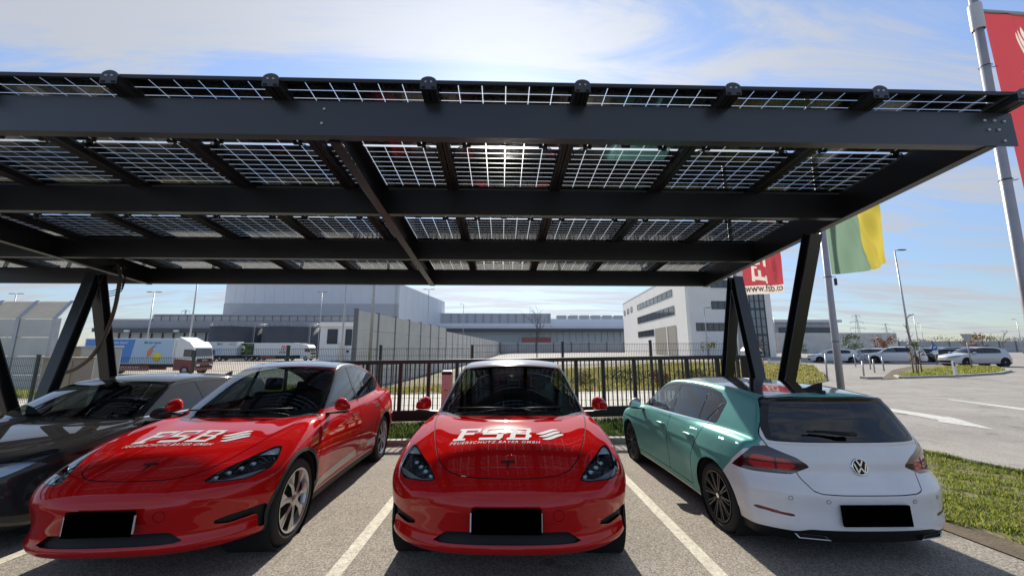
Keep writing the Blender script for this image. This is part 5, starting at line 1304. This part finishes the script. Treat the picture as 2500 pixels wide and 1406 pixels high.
# trucks
def truck_wheel(t, x, y, r=.5, w=.3):
    q = MB().m(TYRE); q.lathe([(.001, y-.02), (r*.55, y), (r*.6, y-.03), (r*.95, y-.02), (r, y+.03), (r, y+w)], 20, 'Y', Matrix.Translation((x, 0, r))); q.m(GALV); q.lathe([(.001, y-.05), (r*.3, y-.04), (r*.5, y-.01)], 14, 'Y', Matrix.Translation((x, 0, r))); q.build('wheel', None, t)
def cab(t, x, col, low, w=2.45, h=3.55, side=-1):
    """lorry cab, nose towards +x from x; y=-w/2 is the side seen"""
    P = [(x, .55), (x+2.25, .55), (x+2.32, 1.3), (x+2.25, 2.0), (x+2.0, 3.0), (x+1.5, h), (x+.1, h+.15), (x, 2.6)]
    q = MB().m(col); q.prism([(a, -w/2, b) for a, b in P], (0, w, 0)); o = q.build('cab', None, t)
    q = MB().m(low); q.prism([(x+.02, -w/2-.01, .5), (x+2.30, -w/2-.01, .5), (x+2.36, -w/2-.01, 1.55), (x+.02, -w/2-.01, 1.75)], (0, w+.02, 0)); q.build('cab_skirt', None, o)
    q = MB().m(WIN); q.prism([(x+2.27, -w/2+.12, 2.02), (x+2.27, w/2-.12, 2.02), (x+2.06, w/2-.16, 2.86), (x+2.06, -w/2+.16, 2.86)], (.03, 0, .01)); q.build('windscreen', None, o)
    q = MB().m(WIN); q.prism([(x+.95, -w/2-.02, 2.0), (x+2.0, -w/2-.02, 1.95), (x+1.85, -w/2-.02, 2.75), (x+.98, -w/2-.02, 2.75)], (0, .03, 0)); q.build('side_window', None, o)
    q = MB().m(BLK); q.box((x+2.33, -w/2+.25, 1.35), (x+2.37, w/2-.25, 1.75)); q.box((x+2.37, -w/2+.3, .75), (x+2.40, w/2-.3, 1.0)); gr_ = q.build('grille', None, o)
    if low is TRD: flat_polys(place_polys(text_polys('MAN', 1, 0, True), -.35, 1.45, .7, None), 'lettering', GALV, lambda u, v: (x+2.385, u, v), gr_)
    for s in (-1, 1): q = MB().m(BLK); q.box((x+2.05, s*(w/2+.18)-.1, 1.9), (x+2.2, s*(w/2+.18)+.1, 2.7), bev=.05); q.build('mirror', None, o); q = MB().m(DRL); q.box((x+2.36, s*(w/2-.35)-.2, .95), (x+2.40, s*(w/2-.35)+.2, 1.15)); q.build('headlight', None, o)
    truck_wheel(t, x+1.25, -w/2); truck_wheel(t, x+1.25, w/2-.3)
    return o
# blue and white box lorry
pb = T(498, 902, 43); t = thing('box_truck', 'lorry with blue and white box and white maroon cab', 'truck', (pb.x, pb.y, float(gz(pb.x, 43))-.0), R(-2))
LB = 10.0; w = 2.5; x0 = -LB-2.5
q = MB().m(TWH); q.box((x0, -w/2, 1.2), (x0+LB, w/2, 3.95), bev=.03); bo = q.build('box', None, t)
q = MB().m(TLB); q.box((x0+.15, -w/2-.015, 1.3), (x0+LB-.15, -w/2-.002, 3.85)); q.build('side_print', None, bo)
q = MB().m(TBL); q.prism([(x0+.15, -w/2-.022, 1.3), (x0+5.2, -w/2-.022, 1.3), (x0+5.6, -w/2-.022, 3.85), (x0+.15, -w/2-.022, 3.85)], (0, .006, 0)); q.build('side_print', None, bo)
NAVY = mat('navy_print', (.03, .06, .18), .5)
flat_polys(place_polys(text_polys('Mit den Spritz', 1, .2, True), x0+6.6, 3.3, 1.9, None), 'lettering', NAVY, lambda u, v: (u, -w/2-.03, v), bo); flat_polys(place_polys(text_polys('den Spass!', 1, .2, True), x0+3.3, 3.3, 1.5, None), 'lettering', TWH, lambda u, v: (u, -w/2-.03, v), bo)
q = MB().m(mat('yellow_print', (.75, .62, .05), .5)); q.lathe([(.001, -w/2-.035), (.48, -w/2-.035), (.48, -w/2-.024)], 24, 'Y', Matrix.Translation((x0+8.2, 0, 1.95))); q.m(mat('orange_print', (.70, .20, .08), .5)); q.prism([(x0+7.10, -w/2-.035, 1.9), (x0+7.50, -w/2-.035, 2.1), (x0+7.70, -w/2-.035, 2.7), (x0+7.35, -w/2-.035, 2.9), (x0+7.05, -w/2-.035, 2.5)], (0, .008, 0)); q.m(NAVY); q.prism([(x0+7.50, -w/2-.036, 2.8), (x0+7.95, -w/2-.036, 3.2), (x0+7.90, -w/2-.036, 3.24), (x0+7.45, -w/2-.036, 2.88)], (0, .006, 0)); q.build('fruit_print', None, bo)
q = MB().m(TRD); q.box((x0+3.2, -w/2+.1, .45), (x0+7.2, -w/2+.3, 1.0)); q.box((x0+3.2, w/2-.3, .45), (x0+7.2, w/2-.1, 1.0)); o = q.build('side_guard', None, t)
q = MB().m(BLK); q.box((x0, -.5, .8), (-.3, .5, 1.19)); q.build('chassis', None, t)
flat_polys([[(x0+4.0+.26*k, .76), (x0+4.18+.26*k, .76), (x0+4.18+.26*k, .92), (x0+4.0+.26*k, .92)] for k in range(9)]+[[(x0+4.0+.33*k, .55), (x0+4.2+.33*k, .55), (x0+4.2+.33*k, .64), (x0+4.0+.33*k, .64)] for k in range(10)], 'lettering', mat('faded_white_print', (.42, .38, .37), .6), lambda u, v: (u, -w/2+.09, v), t)
cab(t, -2.4, TWH, TRD); 
q = MB().m(TWH); q.prism([(-2.3, -1.1, 3.6), (-1.0, -1.1, 3.5), (-2.2, -1.1, 4.1)], (0, 2.2, 0)); q.build('roof_deflector', None, t)
for x in (x0+1.9,): truck_wheel(t, x, -w/2); truck_wheel(t, x, w/2-.3)
# grey trailer behind it
pb = T(583, 876, 87); t = thing('trailer', 'pale grey trailer with small dark lettering behind the blue lorry', 'trailer', (pb.x, 87, float(gz(pb.x, 87))), R(6))
q = MB().m(mat('trailer_grey', (.52, .56, .60), .5, noise=.04)); q.box((-11.5, -1.25, 1.2), (0, 1.25, 4.2), bev=.03); o = q.build('box', None, t)
[flat_polys(place_polys(text_polys(s_, 1, 0, True), u_, 3.45, w_, None), 'lettering', DKF, lambda u, v: (u, -1.262, v), o) for s_, u_, w_ in (('MO', -4.1, 1.15), ('+CO', -1.75, 1.4))]; q = MB().m(TLB)
for k in range(3): q.box((-8.3+1.9*k, -1.262, 1.6), (-6.8+1.9*k, -1.252, 2.8))
q.build('side_print', None, o); q = MB().m(BLK); q.box((-11.4, -.6, .7), (-.2, .6, 1.19)); q.build('chassis', None, t)
for x in (-3.3, -4.6, -5.9): truck_wheel(t, x, -1.25); truck_wheel(t, x, .95)
# white trailer with green fruit picture, and tractor
pb = T(773, 877, 88); t = thing('articulated_lorry', 'white articulated lorry with green fruit picture in front of the tanks', 'truck', (pb.x, 88, float(gz(pb.x, 88))), R(-3)); x0 = -18.4
q = MB().m(TWH); q.box((x0, -1.25, 1.15), (x0+13.6, 1.25, 4.0), bev=.03); o = q.build('trailer_box', None, t)
m = bpy.data.materials.new('fruit_picture'); m.use_nodes = True; nt = m.node_tree; v = nt.nodes.new('ShaderNodeTexVoronoi'); v.inputs['Scale'].default_value = 1.1; tc = nt.nodes.new('ShaderNodeTexCoord'); nt.links.new(tc.outputs['Object'], v.inputs[0]); cr = nt.nodes.new('ShaderNodeValToRGB'); cr.color_ramp.elements[0].color = (.14, .20, .06, 1); cr.color_ramp.elements[1].color = (.015, .035, .012, 1); cr.color_ramp.elements[1].position = .7; nt.links.new(v.outputs['Distance'], cr.inputs[0]); nt.links.new(cr.outputs[0], nt.nodes['Principled BSDF'].inputs['Base Color'])
q = MB().m(m); q.box((x0+.1, -1.265, 1.25), (x0+4.3, -1.252, 3.9)); q.m(mat('pale_green_print', (.62, .68, .38), .5)); q.lathe([(.001, -1.275), (.62, -1.275), (.62, -1.266)], 20, 'Y', Matrix.Translation((x0+1.7, 0, 2.7)) @ Matrix.Diagonal((.85, 1, 1.25, 1))); q.m(mat('brown_print', (.12, .06, .03), .5)); q.lathe([(.001, -1.285), (.30, -1.285), (.30, -1.276)], 16, 'Y', Matrix.Translation((x0+1.7, 0, 2.5))); q.build('side_print', None, o)
RLG = mat('red_logo', (.55, .06, .06), .5)
flat_polys([[(x0+10.6+a_, 2.3+b_) for a_, b_ in p] for p in ([(0, 0), (.22, 0), (.42, 1.1), (.2, 1.1)], [(.55, 0), (.75, 0), (.75, 1.1), (.55, 1.1)], [(.75, .9), (1.0, .3), (1.0, .65), (.75, 1.2)], [(1.0, .3), (1.25, .9), (1.25, 1.2), (1.0, .65)], [(1.25, 0), (1.45, 0), (1.45, 1.1), (1.25, 1.1)], [(1.78, 0), (2.0, 0), (1.8, 1.1), (1.58, 1.1)])], 'emblem', RLG, lambda u, v: (u, -1.262, v), o)
flat_polys([[(x0+10.3+.42*k, 1.6), (x0+10.45+.42*k, 1.6), (x0+10.65+.42*k, 2.15), (x0+10.5+.42*k, 2.15)] for k in range(5)], 'lettering', BLK, lambda u, v: (u, -1.262, v), o)
q = MB().m(TRD); q.box((x0+5.9, -1.22, .45), (x0+9.5, -1.15, 1.1)); q.build('side_guard', None, t); q = MB().m(BLK); q.box((x0, -.6, .7), (-1.5, .6, 1.14)); q.build('chassis', None, t)
for x in (x0+2.7, x0+4.0, x0+5.3, x0+12.0): truck_wheel(t, x, -1.25); truck_wheel(t, x, .95)
cab(t, -3.2, TWH, TWH); q = MB().m(TWH); q.box((-5.0, -1.2, 1.2), (-3.22, 1.2, 3.9), bev=.05); q.build('sleeper', None, t)
# white lorry front at the left, behind the noise wall
pb = T(178, 876, 60); t = thing('flatbed_truck', 'white lorry cab peeping out behind the timber topped noise wall', 'truck', (pb.x, 60, float(gz(pb.x, 60))), R(8)); cab(t, -2.4, TWH, BLK, h=3.0); q = MB().m(BLK); q.box((-7, -1.1, .8), (-2.45, 1.1, 1.2)); q.build('flatbed', None, t); truck_wheel(t, -5.4, -1.2); truck_wheel(t, -5.4, .9)
q = MB().m(BLK); q.box((-2.2, -.6, 3.1), (-.9, .6, 3.4), bev=.08); q.build('roof_box', None, t)
p = T(1310, 829, 190); t = thing('red_trailer', 'dark red trailer parked at the distribution hall docks', 'trailer', (p.x, 190, -1.2)); q = MB().m(TRD); q.box((-7.5, 0, 1.1), (7.5, 2.5, T(1310, 823, 190).z+1.2), bev=.05); q.build('box', None, t)
for x in (-5, -3.6, 5): truck_wheel(t, x, 0); truck_wheel(t, x, 2.2)

# lamps
def lamp(px, pyt, Y, arms, label, r=.09, grp='street lamps round the site', top=None, pxb=None):
    p = at(px, pyt, Y); z0 = float(gz(p.x, Y)); H = (top or p.z)-z0; t = thing('street_lamp', label, 'lamp', (p.x, Y, z0), group=grp)
    q = MB().m(GALV); q.tube([(0, 0, 0), (0, 0, H*.5), (0, 0, H)], [r, r*.8, r*.55], 12); q.build('pole', None, t)
    for s in arms: q = MB().m(DKW if False else WFR); q.bar((0, 0, H), (s*.35, 0, H+.06), .06, .05); q.box((s*.35 if s > 0 else s*1.05, -.14, H+.03), (s*1.05 if s > 0 else s*.35, .14, H+.12), bev=.03); q.build('lamp_head', None, t)
for a_ in ((40, 718, 60, (-1, 1), 'double headed street lamp above the timber topped noise wall'), (377, 714, 56, (-1, 1), 'double headed street lamp above the blue lorry'), (787, 714, 82, (-1, 1), 'thin double headed street lamp in front of the warehouse'), (1132, 743, 95, (-1,), 'single armed street lamp in front of the distribution hall'),
           (2184, 612, 33, (1,), 'street lamp with short arm beside the yellow flag end'), (2230, 769, 80, (-1,), 'small distant street lamp left of the far pair'), (2247, 790, 112, (-1,), 'farthest and smallest street lamp behind the car park'), (2481, 780, 90, (-1,), 'small distant street lamp at the right edge'), (1719, 752, 56, (1,), 'street lamp standing before the white office wall'), (1888, 772, 90, (-1,), 'street lamp before the low grey building')): lamp(*a_)
for a_ in ((482, 690, 44, 'thin pole rising over the box lorry cab'), (846, 690, 36, 'pole in front of the plant building'), (914, 690, 24.5, 'thickest pole, beside the end of the concrete wall'), (1048, 690, 70, 'thin dark pole right of the tall warehouse')): lamp(a_[0], a_[1], a_[2], (-1, 1), a_[3], .10 if a_[2] > 30 else .11, 'poles whose heads the carport hides', 12.5)
# pylons
def pylon(px, pyt, pyb, Y, label, w):
    a_ = at(px, pyt, Y); z0 = at(px, pyb, Y).z; z0 = -1; H = a_.z-z0; t = thing('pylon', label, 'pylon', (a_.x, Y, z0), group='power line pylons'); q = MB().m(mat('pylon_steel', (.24, .27, .30), .6)); r = H*.006
    cor = lambda h: w*.12*(1-h/H)+w*.02
    for sx in (-1, 1):
        for sy in (-1, 1): q.bar((sx*cor(0), sy*cor(0), 0), (sx*cor(H), sy*cor(H), H), r, r)
    N_ = 9
    for k in range(N_):
        h0, h1 = H*k/N_, H*(k+1)/N_
        for s in (-1, 1): q.bar((s*cor(h0), -cor(h0), h0), (-s*cor(h1), -cor(h1), h1), r*.7, r*.7)
    q.build('tower', None, t); q = MB().m(mat('pylon_steel', (.24, .27, .30), .6))
    for f, ww in ((.97, .55), (.80, .85), (.62, 1.0)):
        h = H*f; q.bar((-w/2*ww, 0, h), (w/2*ww, 0, h), r, r); q.bar((-w/2*ww, 0, h), (0, 0, h+H*.05), r*.7, r*.7); q.bar((w/2*ww, 0, h), (0, 0, h+H*.05), r*.7, r*.7)
        for s in (-1, 1): q.bar((s*w/2*ww, 0, h), (s*w/2*ww, 0, h-H*.06), r*.8, r*.8)
    q.build('cross_arms', None, t)
pylon(2089, 769, 812, 420, 'large lattice pylon right of the low building', 18); pylon(2161, 790, 812, 700, 'smaller farther lattice pylon', 20); pylon(454, 757, 775, 600, 'distant lattice pylon top over the delivery hall', 24)
q = MB().m(mat('power_line', (.2, .22, .24), .6))
for f in (.62, .80):
    a_ = at(2089, 769, 420); q.tube([(a_.x-9*1, 420, (a_.z+1)*f-1), (a_.x+180, 480, (a_.z+1)*f-6), (a_.x+520, 560, (a_.z+1)*f+8)], .12, 4)
tag(q.build('power_line'), 'thin power lines running right from the large pylon', 'cable')
# hills and the far tree line
hx = np.linspace(-9000, 9000, 140); rs = np.random.RandomState(3); Yh = 7800; V = []
for i, x in enumerate(hx):
    h = 60+150*ss(x, 3000, 9000)+40*math.sin(x*.0011)+25*math.sin(x*.0031+1)+rs.uniform(-4, 4); V += [(x, Yh, -20), (x, Yh+600, max(20, h)), (x, Yh+2500, max(20, h)*.9)]
me = bpy.data.meshes.new('hills'); me.from_pydata(V, [], [f for i in range(139) for f in ((3*i, 3*i+3, 3*i+4, 3*i+1), (3*i+1, 3*i+4, 3*i+5, 3*i+2))]); me.materials.append(mat('hazy_hill', (.22, .28, .36), .9, noise=.1, nscale=.002)); o = bpy.data.objects.new('hills', me); COL.objects.link(o); structure(o)

LEAF = lambda n, c: mat('leaf_'+n, c, .65, spec=.3, noise=.25, nscale=3)
BARK = mat('bark', (.10, .08, .065), .9, noise=.3, nscale=20)
def crown(name, parent, c, rad, n, size, mats, seed, gap=.35):
    rs = np.random.RandomState(seed); cl = rs.normal(0, 1, (max(6, n//45), 3)); cl /= np.linalg.norm(cl, axis=1, keepdims=True); cl *= rs.uniform(.35, 1, (len(cl), 1))**.6
    P = cl[rs.randint(0, len(cl), n)]+rs.normal(0, .20, (n, 3)); P = np.array(c)+P*np.array(rad)
    a = rs.normal(0, 1, (n, 3)); a /= np.linalg.norm(a, axis=1, keepdims=True); b = np.cross(a, rs.normal(0, 1, (n, 3))); b /= np.linalg.norm(b, axis=1, keepdims=True); s = size*rs.uniform(.5, 1.3, (n, 1))
    V = np.stack([P-a*s, P+b*s*.55, P+a*s, P-b*s*.55], 1).reshape(-1, 3); me = bpy.data.meshes.new(name); me.from_pydata(V.tolist(), [], [(4*i, 4*i+1, 4*i+2, 4*i+3) for i in range(n)])
    for m in mats: me.materials.append(m)
    me.polygons.foreach_set('material_index', rs.randint(0, len(mats), n)); o = bpy.data.objects.new(name, me); COL.objects.link(o); o.parent = parent; return o
def branches(q, p, d, L, r, depth, rs):
    e = p+d*L; q.tube([p, p+d*L*.5+Vector(rs.normal(0, .03*L, 3)), e], [r, r*.85, r*.65], 5, False)
    if depth:
        for k in range(3 if depth > 1 else 4):
            nd = (d+Vector(rs.normal(0, .42, 3))+Vector((0, 0, .12))).normalized(); branches(q, p+d*L*rs.uniform(.55, 1), nd, L*rs.uniform(.5, .75), r*.55, depth-1, rs)
def tree(px, pyb, pyt, Y, w, label, mats, seed, n=700, grp=None, bare=False):
    b = at(px, pyb, Y); z0 = float(gz(b.x, Y)); H = at(px, pyt, Y).z-z0; t = thing('tree', label, 'tree', (b.x, Y, z0), group=grp); rs = np.random.RandomState(seed); q = MB().m(BARK)
    if bare: branches(q, Vector((0, 0, 0)), Vector((0, 0, 1)), H*.45, H*.012, 4, rs); q.build('trunk', None, t); return
    q.tube([(0, 0, 0), (.05, 0, H*.3), (0, .03, H*.6)], [H*.022, H*.018, H*.01], 7)
    for k in range(5): a_ = rs.uniform(0, 6.28); q.tube([(0, 0, H*(.3+.05*k)), (w*.3*math.cos(a_), w*.3*math.sin(a_), H*(.5+.07*k))], [H*.01, H*.004], 5)
    q.build('trunk', None, t); crown('crown', t, (0, 0, H*.62), (w/2, w/2, H*.38), n, .035*H, mats, seed)
GR = [LEAF('g1', (.07, .10, .02)), LEAF('g2', (.12, .15, .035)), LEAF('g3', (.20, .20, .06))]; OR = [LEAF('o1', (.26, .09, .025)), LEAF('o2', (.32, .14, .04)), LEAF('o3', (.18, .065, .025))]
tree(2088, 868, 817, 55, 2.4, 'small pale green tree among the white parked cars', GR, 11); tree(2160, 864, 815, 62, 3.0, 'red brown autumn shrub tree behind the parked cars', OR, 12); tree(2386, 862, 816, 62, 2.6, 'bright orange autumn tree behind the silver estate car', OR, 13)
tree(1730, 860, 822, 48, 1.7, 'small yellow leaved tree before the white office wall', [LEAF('y1', (.28, .22, .06)), LEAF('g2', (.12, .15, .035))], 14, 260); tree(1858, 862, 830, 45, 2.2, 'brown leaved bush at the office corner', [LEAF('b1', (.16, .09, .03)), LEAF('o3', (.25, .07, .02))], 15, 300)
tree(1955, 872, 835, 50, 2.0, 'small dark tree half hidden by the leaning steel leg', GR, 16, 300); tree(2452, 868, 798, 66, 4, 'bare branching tree behind the silver estate car', None, 17, bare=True); tree(1311, 862, 745, 44, 3, 'bare young tree behind the gate', None, 18, bare=True)
for k, (px, w, pt_) in enumerate(((2190, 9, 826), (2235, 12, 822), (2290, 11, 823), (2325, 12, 821), (2365, 10, 825), (2420, 13, 822), (2470, 12, 824), (2520, 13, 822), (2410, 9, 818))): tree(px, 850, pt_, 150, w, 'green brown tree in the row beyond the long noise wall', [GR[0], GR[1], LEAF('b1', (.16, .09, .03))], 30+k, 500, 'trees beyond the noise wall')
for px, pyb, Y, w, h, lab, ms, sd in ((1545, 905, 19.5, 3.2, .8, 'dark green low bush seen through the gate bars', GR[:2], 51), (1612, 935, 17.2, .9, .75, 'orange brown weed clump seen through the gate bars', OR+[GR[2]], 52), (1420, 915, 18.5, 1.2, .7, 'pale weedy clump beside the head on red car roof', [GR[2], LEAF('y1', (.28, .22, .06))], 53), (1700, 905, 20.5, 2.4, .6, 'yellow green low bush behind the gate near the right legs', [GR[1], GR[2]], 54)):
    b = at(px, pyb, Y); z0 = float(gz(b.x, Y)); t = thing('bush', lab, 'bush', (b.x, Y, z0)); rs = np.random.RandomState(sd); q = MB().m(BARK)
    for k in range(9): q.tube([(rs.uniform(-w/4, w/4), 0, 0), (rs.uniform(-w/2, w/2), rs.uniform(-.2, .2), h*rs.uniform(.6, 1))], .012, 4)
    q.build('stems', None, t); crown('foliage', t, (0, 0, h*.5), (w/2, .4, h*.5), 900, .05, ms, sd)
# sapling and its stakes, posts, signs
def rod(name, label, cat, a, b, r, m, Y, grp=None):
    p, q_ = at(*a, Y), at(*b, Y); z0 = float(gz(p.x, Y)); t = MB().m(m); t.tube([(p.x, Y, z0-.05), (q_.x, Y, q_.z)], r, 8); tag(t.build(name), label, cat, grp)
STK = mat('weathered_stake', (.18, .13, .09), .85, noise=.2, nscale=6)
Ys = 21.5; sp = thing('sapling', 'thin leafless sapling tied between three wooden stakes', 'tree', (0, 0, 0)); q = MB().m(BARK); q.tube(smooth_path([at(2243, 918, Ys), at(2240, 880, Ys), at(2226, 835, Ys), at(2214, 805, Ys), at(2212, 785, Ys), at(2218, 772, Ys), at(2230, 767, Ys)]), .022, 6)
for k in range(9): q.tube([at(2236-3*k, 865-8*k, Ys), at(2236-3*k+(8 if k % 2 else -7), 855-8*k, Ys)], .010, 4)
q.build('trunk', None, sp); crown('crown', sp, tuple(at(2235, 860, Ys)), (.35, .35, .6), 60, .09, GR, 21)
for a_, b_ in (((2233, 922), (2222, 860)), ((2241, 921), (2232, 860)), ((2253, 923), (2243, 860))): rod('stake', 'wooden stake propping the thin sapling', 'stake', a_, b_, .035, STK, Ys, 'stakes round the sapling')
for i, (x0, y0, x1, y1, Y) in enumerate(((2020, 930, 2015, 863, 19.5), (2110, 923, 2105, 881, 21), (2136, 910, 2131, 877, 24), (2159, 908, 2153, 871, 25), (2089, 893, 2085, 865, 30), (2125, 900, 2122, 866, 27))): rod('grass_post', 'thin grey post standing in the grass bank', 'post', (x0, y0), (x1, y1), .04, POLE, Y, 'grey posts in the grass bank')
Y = 20.5; a_, b_ = at(2326, 881, Y), at(2334, 926, Y); z0 = float(gz(a_.x, Y)); t = thing('delineator', 'white roadside delineator post on the traffic island', 'post', (a_.x, Y, z0)); H = a_.z-z0; q = MB().m(TWH); q.prism([(-.06, -.05, 0), (.06, -.05, 0), (.05, .05, 0), (-.05, .05, 0)], (0, 0, H)); q.build('shaft', None, t); q = MB().m(DKF); q.box((-.05, -.056, H-.28), (.05, -.051, H-.06)); q.build('reflector', None, t)
Y = 25; p = at(2360, 824, Y); z0 = float(gz(p.x, Y)); t = thing('yield_sign', 'grey back of a triangular road sign on a thin post', 'road sign', (p.x, Y, z0)); H = p.z-z0; q = MB().m(POLE); q.tube([(0, .03, 0), (0, .03, H+.3)], .035, 8); q.build('post', None, t); q = MB().m(POLE); q.prism([(-.46, 0, H+.25), (.46, 0, H+.25), (.43, 0, H+.30), (-.43, 0, H+.30)][:2]+[(.03, 0, H-.42), (-.03, 0, H-.42)], (0, -.02, 0)); q.build('sign_plate', None, t)
Y = 33; p = at(2281, 848, Y); z0 = float(gz(p.x, Y)); t = thing('turn_sign', 'round blue road sign with white right turn arrow', 'road sign', (p.x, Y, z0)); H = p.z-z0; q = MB().m(POLE); q.tube([(0, .03, 0), (0, .03, H+.25)], .035, 8); q.build('post', None, t)
q = MB().m(mat('sign_blue', (.02, .10, .38), .4)); q.lathe([(.001, -.02), (.27, -.02), (.27, 0), (.001, 0)], 28, 'Y', Matrix.Translation((0, 0, H))); o = q.build('sign_plate', None, t); q = MB().m(TWH); q.box((-.11, -.028, H-.15), (-.05, -.021, H+.08)); q.box((-.05, -.028, H+.02), (.05, -.021, H+.08)); q.prism([(.05, -.028, H-.03), (.17, -.028, H+.05), (.05, -.028, H+.13)], (0, .007, 0)); q.build('arrow', None, o); q = MB().m(TWH); q.box((-.26, -.02, H-.62), (.26, 0, H-.30)); q.build('plate', None, t)
Y = 27; x0, x1 = at(1878, 880, Y).x, at(1952, 880, Y).x; z0, z1 = at(1900, 908, Y).z, at(1900, 880, Y).z; t = thing('white_railing', 'short white slatted railing behind the right steel legs', 'railing', (0, 0, 0)); q = MB().m(TWH); q.box((x0, Y, z1-.07), (x1, Y+.04, z1)); q.box((x0, Y, z0), (x1, Y+.04, z0+.07))
for k in range(18): x = x0+(x1-x0)*(k+.5)/18; q.box((x-.03, Y+.005, z0+.07), (x+.03, Y+.035, z1-.07))
q.build('slats', None, t)
for x in (x0, x1): q = MB().m(TWH); q.box((x-.06, Y-.03, z0-.6), (x+.06, Y+.07, z1+.1)); q.build('railing_post', None, t)
p = at(2128, 931, 20); q = MB().m(CONC); q.box((p.x-.45, 19.8, float(gz(p.x, 20))), (p.x+.45, 20.2, float(gz(p.x, 20))+.12), bev=.01); tag(q.build('concrete_slab'), 'small pale concrete slab at the edge of the grass bank', 'slab')
# parked cars far right: three builds, copied
hs = make_B('parked_car', 'white hatchback at the left end of the far row', mat('parked_white', (.60, .61, .62), .3, coat=.6), h=.05, detail=False, cat='car', group='cars parked in the far row', trimc=BLK)
dk = make_B('parked_car', 'dark hatchback facing the sapling stakes', mat('parked_dark', (.015, .016, .02), .25, coat=.8), h=.05, detail=False, group='cars parked in the far row', trimc=BLK)
gy = make_B('parked_car', 'silver estate car, largest and nearest of the far row', mat('parked_silver', (.48, .49, .50), .3, .3, coat=.6), h=.05, detail=False, group='cars parked in the far row', trimc=BLK)
def put(o, px, pyb, Y, rot, sc=(1, 1, 1), label=None):
    p = at(px, pyb, Y); o.location = (p.x, Y, float(gz(p.x, Y))); o.rotation_euler = (0, 0, R(rot)); o.scale = sc
    if label: o['label'] = label
put(hs, 1974, 888, 40, -30, (1, 1, .95))
put(gy, 2306, 895, 31.5, -8, (1.08, 1.05, 1.10))
put(dk, 2236, 890, 40, -40, (1, 1, 1))
for src, px, Y, rot, sc, lab in ((hs, 2050, 41, -20, (1.08, 1, 1), 'white estate car half hidden by the middle flagpole'), (hs, 2112, 38, -52, (1.05, 1.02, 1.12), 'white off-roader showing its dark rear window'), (hs, 2085, 48, -30, (1, 1, 1.02), 'white car roof behind the front row'), (dk, 2172, 42, -35, (1, 1, 1.02), 'dark car with pale bonnet left of the lamp post'), (dk, 2200, 42, -40, (1, 1, 1.04), 'dark car behind the wooden stakes'),
                               (gy, 2225, 47, -35, (1, 1, 1.1), 'grey estate behind the blue round sign'), (dk, 2250, 44, -45, (1.05, 1, 1.12), 'dark off-roader left of the silver estate')):
    c = copy_tree(src); put(c, px, 888, Y, rot, sc, lab)
# ---------------------------------------------------------------- the four cars under the roof
def park(o, nose, head, sc=(1, 1, 1), flip=False):
    """nose: ground point under the nose; head: turn of the long axis from the depth direction"""
    s = .038; a = math.radians(head)
    tilt = Matrix.Rotation(-math.atan(s), 4, 'X'); rot = Matrix.Rotation(R(90 if not flip else -90)-a, 4, 'Z')
    o.matrix_world = Matrix.Translation((nose[0], nose[1], -s*nose[1]+.006)) @ tilt @ rot @ Matrix.Diagonal((*sc, 1))
ev = make_A('electric_car', 'red car with white hood lettering, seen head on in the middle bay')
park(ev, (.04, 2.80), 2.6, (1.03, 1.035, 1.03))
ev2 = copy_tree(ev); ev2['label'] = 'red car with white hood lettering, left of the head on one'; ev2['group'] = ev['group'] = 'red lettered electric cars'
park(ev2, (-2.78, 2.85), -2.2, (1.02, .945, 1.02))
hb = make_B('hatchback', 'hatchback wrapped teal in front and white behind, tail to the camera', TEAL, WHITE, roofm=RG, mirror=BLK)
park(hb, (3.09, 3.10+4.26), 1.1, (1, 1, .97), True)
bk = make_B('dark_car', 'charcoal car at the left edge, nose partly out of the frame', BLACKP, cat='car')
park(bk, (-5.12, 3.25), -1.0, (1.05, 1.05, .99))
